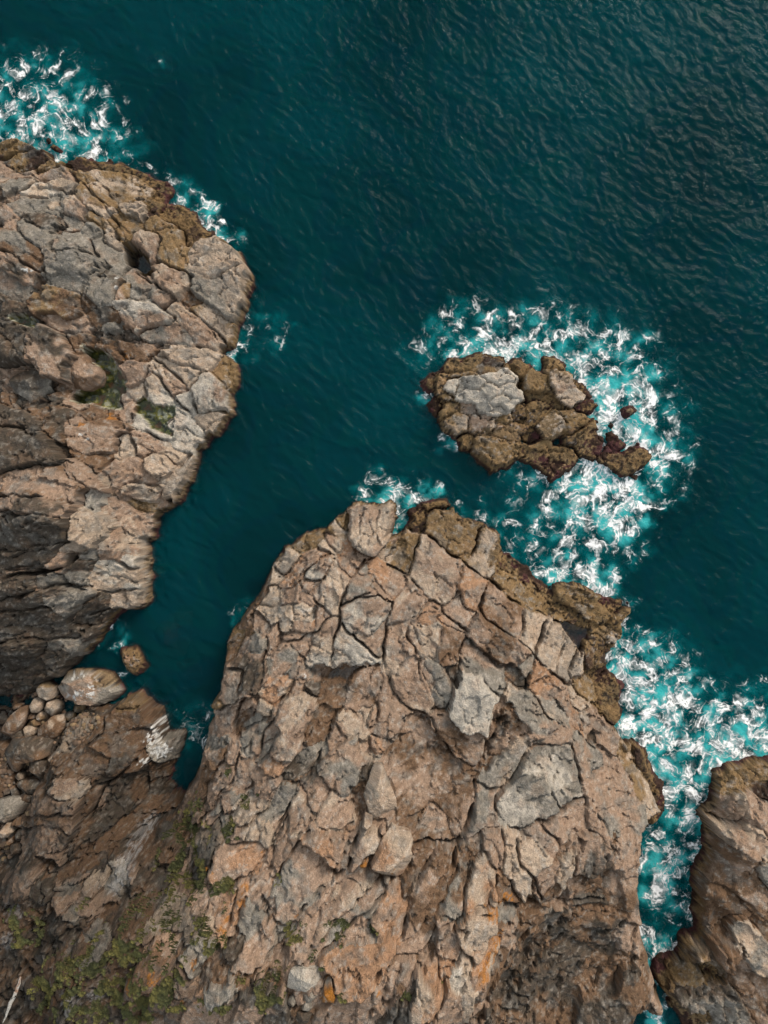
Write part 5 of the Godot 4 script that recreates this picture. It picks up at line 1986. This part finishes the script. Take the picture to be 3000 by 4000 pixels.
func trace_islet() -> void:
	land = "islet"
	tile(1640, 1360, 1.659)
	B("w", 0.4, [155,245,185,205,260,195,290,255,230,300,165,275])
	B("w", 0.4, [270,190,380,175,430,230,400,260,300,240])
	B("w", 0.4, [390,175,570,140,620,180,610,235,540,250,440,225])
	B("w", 0.4, [235,310,300,255,400,270,440,330,380,350,310,365,240,330])
	B("gw", 0.5, [410,260,450,240,540,260,520,290,440,325])
	B("w", 0.4, [450,330,530,295,590,330,540,370,480,380])
	B("w", 0.3, [550,265,615,240,655,280,650,340,600,330,540,290])
	B("w", 0.3, [360,380,440,350,480,390,540,380,550,410,490,440,430,430,370,410])
	B("w", 0.3, [550,375,600,340,640,345,610,380,560,400])
	B("ok", 0, [200,80,300,70,350,70,410,45,470,70,560,110,570,130,450,150,390,175,340,140,250,150,190,160,160,140])
	B("o", 0, [80,230,100,180,160,140,240,160,330,150,370,170,260,185,180,200,150,250,110,260])
	B("k", -0.5, [35,230,80,190,90,260,50,265])
	B("o", 0, [120,270,160,280,230,320,180,330,140,310])
	B("k", -0.8, [60,360,90,330,130,335,140,400,120,430,70,400])
	B("o", 0, [140,390,200,340,240,340,250,400,200,440,150,430])
	B("oc", 0.1, [190,460,240,420,310,440,300,530,250,540,200,500])
	B("cp", 0, [260,350,360,370,370,410,490,450,490,520,430,580,320,540,320,440,250,410])
	B("pb", 0, [490,470,560,500,710,500,690,540,620,600,550,580,440,570,500,530])
	B("o", -0.4, [270,560,340,560,360,590,340,650,280,640])
	B("o", 0.4, [355,590,420,580,520,600,630,620,620,690,560,750,480,755,410,700,360,640])
	B("oc", 0, [500,440,570,420,600,460,560,490,500,480])
	B("ok", 0, [690,180,740,140,800,170,860,150,850,220,870,280,800,290,700,260])
	B("cp", 0.2, [830,150,900,140,970,170,1005,240,940,270,870,290,850,220])
	B("c", 0.2, [870,300,1000,250,1070,300,1060,330,970,380,900,350])
	B("k", -0.8, [1010,220,1060,230,1100,270,1100,310,1070,290])
	B("ko", -0.3, [695,270,790,300,870,310,960,390,900,400,800,340,710,330])
	B("k", -0.8, [1000,380,1090,340,1140,370,1110,410,1050,410])
	B("ok", 0, [690,380,760,340,860,390,840,440,750,500,700,490])
	B("c", 0.3, [770,480,850,430,880,410,920,440,940,520,810,570,780,530])
	B("ob", 0.1, [880,410,960,410,1050,430,1095,470,1040,520,980,560,920,530,950,500,930,450])
	B("ok", -0.2, [600,400,660,370,690,390,690,470,620,480,600,440])
	B("k", -0.5, [650,570,740,510,770,540,750,600,700,620])
	B("ok", 0.1, [640,620,700,630,830,590,850,640,1000,660,1010,720,960,780,860,845,820,800,740,740,650,710])
	B("ok", 0.2, [950,570,1040,530,1130,480,1150,540,1210,610,1180,690,1120,710,1040,680,960,620])
	B("ok", 0, [1200,620,1250,650,1340,720,1370,780,1330,810,1250,770,1170,710])
	B("ok", 0.2, [1340,700,1420,650,1500,700,1460,740,1380,790])
	B("k", -0.1, [1210,600,1240,560,1280,590,1240,630])
	B("k", -0.1, [1250,640,1290,610,1320,630,1270,665])
	B("k", -0.4, [620,100,650,80,690,110,680,160,640,170])
	B("ko", -0.4, [830,70,870,65,930,120,900,140,840,140])


func trace_cracks() -> void:
	tile(1400, 2600, 2.07375)
	crack(0.16, 1.6, [1190,420,1130,500,1080,610,1010,720,960,900,940,1050,900,1230,820,1420,790,1520,750,1659])
	crack(0.11, 1.2, [450,1470,600,1445,800,1420,980,1370,1180,1335,1370,1290,1500,1250,1659,1170])
	crack(0.10, 1.0, [1390,650,1350,700,1280,840,1160,990,1120,1090,1120,1190,1190,1330])
	crack(0.10, 0.9, [250,40,290,230,380,350,480,370,600,440,650,560,740,710,860,780,970,820])
	crack(0.08, 0.7, [1540,720,1590,820,1570,1000,1600,1110,1640,1190])
	tile(2000, 3000, 0.952)
	crack(0.12, 1.3, [120,200,180,165,240,122,275,115])
	crack(0.12, 1.3, [245,0,255,50,270,110,275,150])
	crack(0.09, 0.9, [300,125,330,180,360,240,375,300])
	crack(0.13, 1.4, [0,515,60,505,120,510,200,500,240,495,350,505])
	crack(0.09, 0.9, [120,210,140,240,170,275])
	tile(1950, 2200, 2.107)
	crack(0.10, 1.1, [590,1480,620,1600,650,1700,680,1880,720,2020])
	crack(0.08, 0.8, [410,1560,440,1660,480,1720]) 
	crack(0.09, 0.9, [240,1050,380,1240,480,1320,620,1380,720,1450,850,1580])
	crack(0.07, 0.8, [300,790,400,880,500,960,570,1010,640,1090])
	crack(0.07, 0.8, [300,780,260,920,240,1040,200,1130])
	tile(850, 1930, 2.07375)
	crack(0.10, 1.1, [1180,540,1100,680,1020,820,1000,950,980,1040,950,1150,940,1250,930,1330])
	crack(0.10, 1.1, [1420,890,1370,1050,1360,1130,1340,1280,1335,1420])
	crack(0.07, 0.8, [1240,700,1300,760,1420,880])
	crack(0.07, 0.8, [750,800,830,900,890,980,980,1000])
	crack(0.06, 0.6, [1020,900,1110,865,1240,790])
	crack(0.08, 0.9, [1000,1050,1100,1150,1200,1250,1310,1310])
	crack(0.07, 0.7, [490,1200,640,1190,780,1120,890,1030])
	crack(0.07, 0.7, [540,1180,620,1270,720,1340])
	tile(1450, 1950, 2.07375)
	crack(0.09, 1.0, [180,840,130,960,110,1100,100,1300,130,1420,160,1500,230,1650])
	crack(0.10, 1.1, [410,280,500,340,620,430,760,530,870,600,970,660,1050,720,1100,780,1230,860,1410,940])
	crack(0.07, 0.8, [130,540,230,590,300,640,380,720,470,830,500,880,580,910,660,980,780,1080])
	crack(0.07, 0.8, [930,690,890,800,860,910,780,1000])
	crack(0.09, 1.0, [870,900,960,980,1080,1090,1190,1140,1330,1270,1440,1380,1590,1500])
	crack(0.09, 1.0, [760,1110,730,1200,720,1360])
	crack(0.11, 1.1, [770,1130,860,1210,960,1300,1060,1370,1140,1350])
	crack(0.08, 0.9, [1410,1000,1330,1260,1290,1400,1260,1530])
	crack(0.07, 0.7, [880,230,840,380,770,530])
	crack(0.06, 0.6, [400,290,360,420,300,640])
	crack(0.08, 0.8, [300,1110,330,1190,390,1330,400,1460,480,1600])
	tile(700, 2550, 2.07375)
	crack(0.09, 1.0, [1290,470,1190,700,1080,960,960,1110,900,1220,830,1340,760,1500,740,1600])
	crack(0.12, 1.2, [690,0,690,120,640,260,600,330,500,420,430,600])
	crack(0.09, 0.9, [860,330,800,460,700,640,650,830])
	crack(0.08, 0.9, [500,800,440,960,380,1090,260,1240])
	crack(0.07, 0.8, [640,1330,740,1250,800,1140])
	tile(700, 3200, 2.07375)
	crack(0.08, 0.9, [1040,80,960,200,870,330,790,450,770,500])
	crack(0.13, 1.8, [1435,150,1410,250,1370,390])
	crack(0.09, 1.0, [1320,420,1200,530,1060,680,960,800,880,900,740,1060,650,1240])
	crack(0.08, 0.9, [1640,640,1500,760,1340,880,1230,1000,1100,1160])
	crack(0.08, 0.9, [850,0,770,180,750,330])
	crack(0.08, 0.8, [680,270,600,400,500,520,440,690,360,1010])
	crack(0.07, 0.8, [240,430,230,560,280,720,150,920,0,1080])
	tile(1400, 3200, 2.07375)
	crack(0.08, 0.9, [560,330,480,500,430,650,350,940])
	crack(0.08, 0.9, [960,200,900,440,850,770])
	crack(0.09, 1.0, [1175,110,1175,400,1110,430,1100,570])
	crack(0.09, 1.0, [850,780,960,750,1110,735])
	crack(0.10, 1.2, [1270,110,1270,240,1310,340,1400,450,1430,500,1480,650])
	crack(0.08, 0.9, [300,1110,500,1080,640,900,850,790])
	crack(0.08, 0.9, [660,1240,740,1220,830,1060,870,870])
	crack(0.08, 0.9, [520,1650,640,1530,690,1370,760,1150])
	crack(0.12, 1.4, [1110,740,1280,715,1500,700,1659,640])
	tile(0, 1250, 1.659)
	crack(0.07, 0.8, [960,230,1060,410,1130,500,1250,640])
	crack(0.07, 0.7, [970,300,930,440,880,560,850,670])
	tile(0, 500, 1.659)
	crack(0.09, 1.0, [900,950,1050,1040,1190,1140,1310,1260,1420,1370])
	crack(0.08, 0.8, [430,250,500,330,640,470,760,600,830,720])
	tile(0, 1850, 2.07375)
	crack(0.16, 1.6, [0,860,200,820,330,800,560,740,600,690])
	crack(0.18, 1.6, [0,1020,250,960,480,900,700,940])
	crack(0.14, 1.2, [0,1390,200,1360,350,1400])
	tile(0, 2550, 2.07375)
	crack(0.14, 1.4, [520,1650,640,1400,750,1300,860,1080,1000,960,1150,800])


func trace_pools() -> void:
	tile(0, 500, 1.659)
	pool(0.9, 1.6, "k", "still dark rock pool in a pit between ochre and pinkish slabs", [850,800,900,790,950,850,1000,900,985,940,920,950,860,920])
	pool(5.0, 0.35, "a", "small green rock pool edged with white crust below dark boulders", [80,1235,180,1220,230,1250,240,1290,170,1290,110,1260])
	tile(0, 1250, 1.659)
	pool(2.55, 0.55, "a", "rock pool with yellow-green algae beside two rounded boulders", [590,200,680,210,740,260,780,340,820,420,830,480,780,490,770,530,800,580,740,600,700,570,620,545,560,565,520,530,520,500,580,460,640,430,670,350,650,300,600,270])
	pool(2.45, 0.10, "a", "shallow pool choked with dark green weed on pale rock", [940,500,1000,560,1060,560,1130,560,1140,620,1070,660,1090,700,1125,720,1120,755,1060,730,990,700,950,640,890,595,900,540])
	tile(1950, 2200, 2.107)
	pool(0.75, 0.7, "k", "slate-dark tide pool ringed by mussel-covered ochre blocks", [400,430,480,470,560,480,640,520,720,540,740,580,690,650,670,700,640,740,625,680,560,610,525,560,480,490,420,470])
	tile(850, 1930, 2.07375)
	pool(4.75, 0.5, "k", "narrow black pool under the shaded ledge on the headland", [930,1460,1010,1420,1150,1380,1250,1370,1180,1390,1110,1440,1050,1510,980,1480,920,1490])


const WASH := "low dark weed-covered rock washed by foam beside the islet"
const DROWNED := "dark drowned rock showing through the teal water"


func trace_boulders() -> void:
	# tint, height of base, of top, roundness, label, group, outline
	tile(0, 1250, 1.659)
	K("gd", 4.6, 6.6, 0.3, "big angular grey boulder lying across the dark hollow", "", [40,370,80,330,170,310,260,340,330,380,325,430,350,470,300,560,270,570,200,530,130,490,90,470,50,420])
	K("pb", 2.6, 5.2, 0.5, "big rounded brown boulder overhanging the green algae pool", "", [400,320,440,260,520,215,580,225,600,280,655,310,665,350,640,420,570,460,480,450,420,390])
	K("dg", 4.6, 5.7, 0.3, "small dark wedge of rock under the angular grey boulder", "", [90,520,120,500,190,540,200,580,150,600,95,565])
	tile(0, 1850, 2.07375)
	K("br", -0.9, 1.3, 0.5, "lone red-brown boulder standing in the dark inlet water", "", [960,1450,990,1390,1050,1360,1110,1390,1150,1450,1180,1520,1215,1570,1180,1620,1110,1640,1060,1610,1040,1560,1000,1500])
	K("pg", -0.8, 2.3, 0.3, "huge brown boulder splashed with white bird droppings at the gully mouth", "", [455,1730,500,1690,540,1600,600,1580,720,1580,820,1590,920,1610,970,1650,990,1720,1010,1770,990,1840,900,1860,830,1870,770,1890,700,1870,620,1850,540,1830,480,1800])
	tile(0, 2550, 2.07375)
	K("cd", 0.2, 1.7, 0.8, "squarish tan-grey boulder wedged between cliff foot and huge boulder", "", [300,285,340,240,390,235,435,265,455,320,440,370,390,385,330,360])
	var g := "gully boulder heap"
	K("cd", 0.2, 1.5, 0.9, "round brown boulder between the squarish tan-grey boulder and the long reddish slab", g, [245,420,280,370,330,365,360,400,350,450,310,490,260,480])
	K("cd", 0.1, 1.4, 1.0, "egg-shaped tan-grey boulder beside the huge boulder with white droppings", g, [365,440,390,390,440,380,500,400,510,450,480,500,420,510,375,490])
	K("oc", 0.1, 1.1, 0.9, "small ochre boulder touching the egg-shaped boulder and the pear-shaped one", g, [295,510,330,475,380,480,390,520,350,550,305,540])
	K("bc", 0.1, 1.9, 0.8, "large pear-shaped tan boulder in the middle of the gully heap", "", [295,625,340,580,430,510,510,495,535,540,520,620,470,680,410,710,350,690,305,660])
	K("bc", 0.4, 1.5, 0.9, "rounded tan boulder between the long reddish slab and the pear-shaped boulder", g, [180,650,200,600,260,590,300,610,290,660,240,690,190,685])
	K("bo", 0.2, 1.1, 0.9, "flat ochre-brown stone resting against the pear-shaped boulder", g, [235,560,280,535,340,545,350,570,310,600,250,590])
	K("b", 0.3, 1.1, 0.9, "little brown stone wedged against the long reddish slab", g, [220,510,260,485,290,505,280,535,230,535])
	K("bp", 0.4, 2.2, 0.6, "long reddish slab-shaped boulder reclining in the gully heap", "", [-20,700,30,600,90,510,160,440,220,420,225,470,200,550,150,630,80,690,30,735,-20,745])
	K("bd", 0.5, 1.4, 0.8, "half-hidden dark brown boulder behind the long reddish slab", g, [90,450,130,415,170,420,170,440,110,470])
	K("od", -0.2, 0.8, 0.9, "olive-stained boulder at the wet edge of the gully heap", "wet olive boulders", [520,500,560,465,610,480,620,520,580,560,530,540])
	K("od", -0.2, 0.6, 0.9, "olive-stained boulder at the wet edge of the gully heap", "wet olive boulders", [580,430,640,420,700,440,690,480,640,490,590,470])
	K("o", -0.3, 0.8, 0.8, "small ochre boulder at the water by the brown fin", "", [790,500,820,460,870,460,865,510,830,530])
	K("od", -0.3, 0.4, 0.9, "olive-stained boulder at the wet edge of the gully heap", "wet olive boulders", [730,450,790,440,800,480,760,500])
	K("od", -0.3, 0.4, 0.9, "olive-stained boulder at the wet edge of the gully heap", "wet olive boulders", [740,530,780,520,790,545,750,555])
	K("od", -0.3, 0.3, 0.9, "olive-stained boulder at the wet edge of the gully heap", "wet olive boulders", [630,490,690,480,720,510,680,530,640,520])
	K("db", 1.0, 3.4, 0.5, "massive smooth grey-brown boulder behind the gully heap", "", [30,800,100,700,200,700,300,680,400,700,420,760,380,850,300,860,200,890,150,960,100,960,50,880])
	K("d", 1.2, 3.6, 0.3, "black-faced wedge boulder leaning on the brown fin", "", [200,900,290,850,380,890,420,950,400,1060,340,1040,250,960])
	K("cd", 0.8, 1.7, 0.8, "tan cobble on the edge of the massive grey-brown boulder", g, [90,660,140,640,190,660,200,700,110,710])
	K("od", 0.2, 1.1, 0.7, "olive-brown boulder in the wet gap beside the pear-shaped boulder", g, [440,740,480,680,530,680,530,760,480,775])
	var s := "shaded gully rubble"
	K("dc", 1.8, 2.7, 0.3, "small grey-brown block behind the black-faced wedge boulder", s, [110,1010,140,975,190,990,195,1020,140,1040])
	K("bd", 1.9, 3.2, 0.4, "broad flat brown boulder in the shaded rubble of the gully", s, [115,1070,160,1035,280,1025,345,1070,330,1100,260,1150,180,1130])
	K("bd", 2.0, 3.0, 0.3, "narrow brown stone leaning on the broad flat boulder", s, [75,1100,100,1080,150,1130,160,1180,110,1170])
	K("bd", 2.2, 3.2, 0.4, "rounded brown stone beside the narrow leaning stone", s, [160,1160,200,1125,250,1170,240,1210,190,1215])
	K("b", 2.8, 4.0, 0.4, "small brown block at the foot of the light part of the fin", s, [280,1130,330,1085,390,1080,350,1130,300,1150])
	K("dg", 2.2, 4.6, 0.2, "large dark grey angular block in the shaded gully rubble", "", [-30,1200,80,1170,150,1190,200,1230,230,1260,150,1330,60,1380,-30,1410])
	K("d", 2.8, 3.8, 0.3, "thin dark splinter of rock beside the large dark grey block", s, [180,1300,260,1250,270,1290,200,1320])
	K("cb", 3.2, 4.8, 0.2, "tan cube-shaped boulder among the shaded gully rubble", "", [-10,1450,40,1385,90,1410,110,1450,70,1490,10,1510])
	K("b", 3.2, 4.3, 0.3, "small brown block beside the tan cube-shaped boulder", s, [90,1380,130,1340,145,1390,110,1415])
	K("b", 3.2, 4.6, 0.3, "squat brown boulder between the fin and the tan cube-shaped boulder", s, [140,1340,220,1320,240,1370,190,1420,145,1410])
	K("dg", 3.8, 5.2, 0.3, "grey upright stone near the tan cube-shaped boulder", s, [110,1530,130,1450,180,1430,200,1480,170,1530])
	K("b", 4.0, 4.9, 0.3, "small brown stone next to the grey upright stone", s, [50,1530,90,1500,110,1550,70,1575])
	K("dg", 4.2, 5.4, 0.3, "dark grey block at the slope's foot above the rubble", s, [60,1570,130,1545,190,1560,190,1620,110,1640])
	tile(1400, 2600, 2.07375)
	K("cg", 8.4, 10.6, 0.15, "pale kite-shaped rock slab lying on smooth brown bedrock", "", [120,800,190,800,270,990,300,1080,320,1160,270,1300,180,1310,80,1250,70,1130,40,1050])
	tile(1400, 3200, 2.07375)
	K("cr", 10.6, 13.2, 0.2, "big pinkish cube-like boulder beside the open crack", "", [90,360,200,150,270,75,330,110,430,130,455,190,430,260,445,310,400,420,370,470,280,490,150,450,110,410])
	K("p", 10.6, 11.6, 0.8, "pebble-shaped small boulder between kite slab and pinkish boulder", "", [165,95,190,80,222,85,225,110,200,122,170,115])
	K("c", 11.6, 12.7, 0.3, "tiny pale wedge rock at the foot of the pinkish boulder", "", [205,490,235,480,262,490,235,530,212,538])
	K("rc", 12.4, 13.6, 0.2, "small rusty angular block lodged in the fracture", "small rusty blocks in the fracture", [1060,660,1120,650,1130,690,1100,740,1075,710])
	K("r", 12.4, 13.4, 0.2, "small rusty angular block lodged in the fracture", "small rusty blocks in the fracture", [1080,600,1110,575,1130,620,1125,660,1085,650])
	K("g", 13.2, 14.2, 0.5, "little grey rounded stone beside the orange slab", "", [480,1140,500,1120,535,1125,520,1155,490,1160])
	tile(700, 3200, 2.07375)
	K("wg", 14.4, 16.3, 0.15, "silver-grey tilted rock slab beside the orange slab", "", [860,1370,890,1240,960,1210,1100,1220,1160,1200,1180,1260,1170,1340,1100,1370,960,1400])
	K("gp", 14.6, 15.9, 0.15, "flat brown-grey block under the silver-grey tilted slab", "", [950,1430,1060,1390,1170,1380,1150,1440,1060,1470,950,1480])
	var h := "dark loose blocks below the silver slab"
	K("gd", 14.8, 15.8, 0.2, "small dark loose block in the pocket below the silver-grey slab", h, [980,1520,1010,1460,1090,1470,1080,1560,990,1550])
	K("gd", 14.8, 15.9, 0.2, "small dark loose block in the pocket below the silver-grey slab", h, [870,1470,950,1410,950,1490,890,1540])
	K("d", 15.0, 16.0, 0.2, "small dark loose block in the pocket below the silver-grey slab", h, [930,1580,980,1560,1080,1580,1040,1659,950,1650])
	K("yg", 14.6, 16.4, 0.15, "upright grey slab blotched with bright orange lichen", "", [1150,1510,1180,1310,1220,1290,1270,1400,1250,1490,1160,1540])
	K("cp", 11.0, 12.3, 0.15, "small pale block wedged at the top of the open crack", "pale blocks by the open crack", [1480,60,1500,10,1570,40,1540,90,1480,80])
	K("cp", 11.0, 12.0, 0.2, "small pale block wedged at the top of the open crack", "pale blocks by the open crack", [1465,105,1520,85,1530,115,1480,130])
	K("yr", 11.8, 13.0, 0.2, "small block bright with orange lichen beside the open crack", "", [1460,380,1530,325,1535,365,1480,400])
	tile(1640, 1360, 1.659)
	K("pg", -0.6, 0.9, 0.2, "brown angular rock standing alone in the foam east of islet", "", [1270,420,1320,380,1400,360,1430,400,1400,430,1330,460])
	var w := "washed rocks round the islet"
	K("k", -0.7, 0.45, 0.4, WASH, w, [1200,500,1230,480,1260,500,1240,530])
	K("k", -0.7, 0.35, 0.4, WASH, w, [1310,840,1380,810,1450,830,1440,860,1330,850])
	K("k", -0.7, 0.4, 0.4, WASH, w, [1390,620,1410,605,1422,635,1400,642])
	K("k", -0.7, 0.4, 0.4, WASH, w, [1110,470,1150,460,1160,490,1130,500])
	tile(0, 500, 1.659)
	K("k", -0.6, 0.55, 0.4, "small maroon weedy rock in the foam off the upper shore", "weedy rocks off the upper shore", [290,85,320,65,345,80,340,105,300,105])
	K("k", -0.6, 0.6, 0.4, "small maroon weedy rock in the foam off the upper shore", "weedy rocks off the upper shore", [315,130,350,112,400,125,425,150,400,165,350,155])
	tile(0, 0, 1)
	var d := "drowned rocks"
	K("k", -2.6, -0.35, 0.6, DROWNED, d, [2490,1950,2540,1940,2590,1975,2600,2020,2550,2030,2500,2000])
	K("k", -2.6, -0.55, 0.6, DROWNED, d, [2200,2050,2240,2030,2270,2060,2250,2100,2210,2090])
	K("k", -2.6, -0.65, 0.6, DROWNED, d, [2040,2020,2090,2010,2110,2060,2070,2090,2040,2060])
	K("k", -3.2, -0.75, 0.6, DROWNED, d, [2320,2330,2380,2290,2460,2340,2480,2420,2420,2420,2350,2390])
	K("k", -3.2, -0.9, 0.7, DROWNED, d, [600,2480,700,2330,770,2380,760,2480,720,2580,640,2560])
	K("k", -3.2, -0.95, 0.7, DROWNED, d, [680,2580,780,2560,800,2640,720,2660])
	K("k", -3.2, -0.75, 0.6, DROWNED, d, [300,560,340,490,430,520,450,590,380,620])
	K("k", -3.2, -0.9, 0.6, DROWNED, d, [560,230,640,180,700,240,680,310,600,320])
	K("k", -3.0, -0.7, 0.6, DROWNED, d, [720,2960,760,2900,800,2950,770,3040,730,3060])


func trace_foam() -> void:
	# foam lies where the photograph shows it: pixel, radius in pixels, strength
	foam("churned white foam off the upper shore", [60,420,170,0.62, 200,450,180,0.66, 280,520,150,0.72, 100,510,160,0.75, 330,560,110,0.7, 390,600,80,0.6, 470,615,90,0.5, 530,640,50,0.5, 150,330,120,0.42, 40,300,90,0.35, 340,480,90,0.5])
	foam("broken foam along the weedy rocks of the shore", [700,790,60,0.65, 760,840,60,0.6, 800,860,48,0.95, 830,915,48,0.9, 690,800,85,0.55, 940,945,30,0.5, 640,850,40,0.6])
	foam("small surge of foam in the notch of the shore with a loose ring", [860,1350,45,0.95, 915,1365,40,0.85, 880,1380,40,0.8, 940,1260,36,0.45, 985,1245,34,0.45, 1030,1240,34,0.45, 1075,1255,34,0.48, 1090,1290,32,0.45, 1080,1330,30,0.4, 1000,1360,34,0.45, 960,1340,30,0.5, 950,1300,30,0.4, 990,1400,26,0.4])
	foam("wide belt of churning foam around the islet", [1700,1330,60,0.5, 1800,1290,90,0.55, 1900,1300,100,0.6, 1950,1370,65,1.0, 2000,1385,55,1.0, 1850,1375,60,1.0, 1780,1385,45,0.9, 2100,1300,110,0.58, 2200,1350,110,0.65, 2150,1420,65,0.9, 2060,1390,60,0.85, 2300,1400,130,0.7,
		2400,1450,140,0.72, 2480,1500,110,0.7, 2350,1530,110,0.9, 2300,1620,100,1.0, 2420,1600,120,0.95, 2500,1620,100,0.8, 2560,1650,100,0.62, 2600,1750,90,0.55, 2620,1830,70,0.55, 2480,1720,90,1.0, 2560,1780,70,0.9, 2600,1900,60,0.55, 2550,1870,60,0.65, 2400,1700,80,0.95,
		1640,1390,50,0.45, 1670,1540,35,0.7, 1760,1710,40,0.55, 2050,1850,80,0.5, 2150,1880,90,0.55, 2250,1870,90,0.9, 2350,1860,90,1.0, 2400,1920,110,0.95, 2450,1960,85,1.0, 2350,2000,100,0.85, 2250,1990,120,0.7, 2150,2000,100,0.6, 2200,2080,110,0.55, 2300,2080,110,0.6, 2420,2050,80,0.8, 2050,1930,60,0.5, 2470,2120,70,0.5])
	foam("streaks of foam in the strait between islet and headland", [2100,2140,80,0.5, 2300,2180,90,0.5, 2020,2130,70,0.55, 1950,2080,50,0.55, 2150,2200,60,0.6, 2200,2240,80,0.9, 2300,2270,70,0.95, 2350,2300,50,1.0, 2150,2250,60,0.75, 1880,2010,40,0.5, 2000,2060,50,0.55, 2250,2220,90,0.55, 2120,2090,60,0.45, 2360,2180,80,0.4, 2430,2330,40,0.5])
	foam("foam spilling into the cleft at the headland's tip", [1480,1900,60,0.55, 1550,1930,65,0.7, 1530,1960,45,0.95, 1520,2040,40,0.75, 1490,2090,30,0.75, 1600,1955,45,0.9, 1680,1940,40,0.8, 1740,2000,34,0.65, 1430,1920,30,0.6, 1590,2030,36,0.6, 1500,2000,36,0.7, 1790,2030,34,0.6, 1840,2060,34,0.55, 1900,2100,34,0.5])
	foam("swirling surf on the headland's exposed flank", [2450,2580,95,0.9, 2550,2600,110,0.7, 2400,2620,55,0.95, 2640,2560,60,0.42, 2500,2690,75,0.85, 2600,2680,110,0.8, 2680,2700,90,0.7, 2570,2780,110,1.0, 2480,2860,90,0.95, 2580,2880,110,0.85, 2650,2800,110,0.7, 2500,2960,80,0.9, 2600,2980,110,0.75, 2700,2950,100,0.7, 2720,2860,80,0.5,
		2800,2840,100,0.85, 2880,2850,100,0.9, 2950,2900,85,0.95, 2850,2930,110,0.95, 2780,2990,65,0.95, 2900,3000,55,0.95, 2950,2790,70,0.5, 2980,2700,60,0.5, 2900,2700,60,0.4, 2760,2760,70,0.4, 2680,2600,60,0.4])
	foam("foam-laced water of the narrow channel", [2600,3050,80,0.85, 2680,3060,90,0.8, 2620,3150,90,0.7, 2690,3150,90,0.8, 2580,3280,65,0.62, 2680,3280,100,0.7, 2760,3300,50,0.6, 2570,3380,75,0.9, 2640,3400,90,0.75, 2700,3400,80,0.65, 2540,3480,60,0.75, 2620,3500,90,0.65, 2680,3540,60,0.6, 2520,3660,50,0.95, 2580,3700,65,0.7, 2650,3730,60,0.6, 2690,3760,40,0.6, 2535,3780,38,0.9, 2550,3880,38,0.9, 2565,3960,38,0.85, 2600,3600,60,0.45, 2680,3640,60,0.45])
	foam("thin foam licking the sheltered inlet rocks", [960,2400,45,0.55, 1000,2380,36,0.6, 380,2480,40,0.55, 430,2430,36,0.5, 480,2515,26,0.7, 490,2630,20,0.6, 760,2850,70,0.42, 800,2800,60,0.42, 770,2900,50,0.42, 820,2870,50,0.42, 450,2770,30,0.6, 625,258,14,0.5])


func trace_moss() -> void:
	# moss patches: pixel, radius, amount
	moss([920,3220,14,1, 890,3270,20,1, 740,3280,60,1.4, 720,3350,70,1.6, 700,3420,60,1.3, 680,3300,40,1, 780,3230,30,0.8, 960,3130,16,1, 915,3230,22,1.6, 900,3010,14,1, 920,3020,16,1, 1000,3100,14,.7, 810,3250,20,.8, 760,3160,24,.8, 690,3520,40,.8, 770,3470,24,1, 870,3470,34,1.6, 880,3440,20,1.4, 820,3530,20,.8, 810,3570,22,1, 760,3640,30,1.4, 800,3650,26,1.2, 840,3670,30,1.2,
		1160,3630,26,1, 1130,3650,20,1, 1330,3630,24,1.4, 1070,3850,30,1.4, 1050,3900,36,1.5, 1240,3750,22,.9, 1250,3730,18,.9, 1130,3790,14,1, 1050,3830,30,1, 940,3830,22,.8, 870,3930,26,1, 800,3930,22,1, 1330,3880,16,1, 1460,3630,12,.8, 1580,3890,14,.8, 1730,3840,10,.7, 1050,3380,14,.7, 1080,3440,16,.7, 1250,3670,14,.7, 1290,3605,12,.7,
		90,3640,50,1.2, 60,3610,40,1, 350,3500,14,.9, 540,3580,36,1, 640,3550,26,.9, 500,3660,50,.9, 430,3740,60,1.2, 300,3790,50,1.4, 220,3850,60,1.7, 180,3900,50,1.5, 330,3830,50,1.3, 420,3820,50,1, 600,3830,70,1.9, 560,3910,50,1.6, 620,3760,40,1.2, 480,3880,50,1.1, 650,3880,36,1.3, 680,3790,40,1, 250,3970,60,1, 450,3970,50,1, 560,3980,40,1.2, 350,3940,50,.8, 680,3920,30,.8, 500,3760,40,.8])
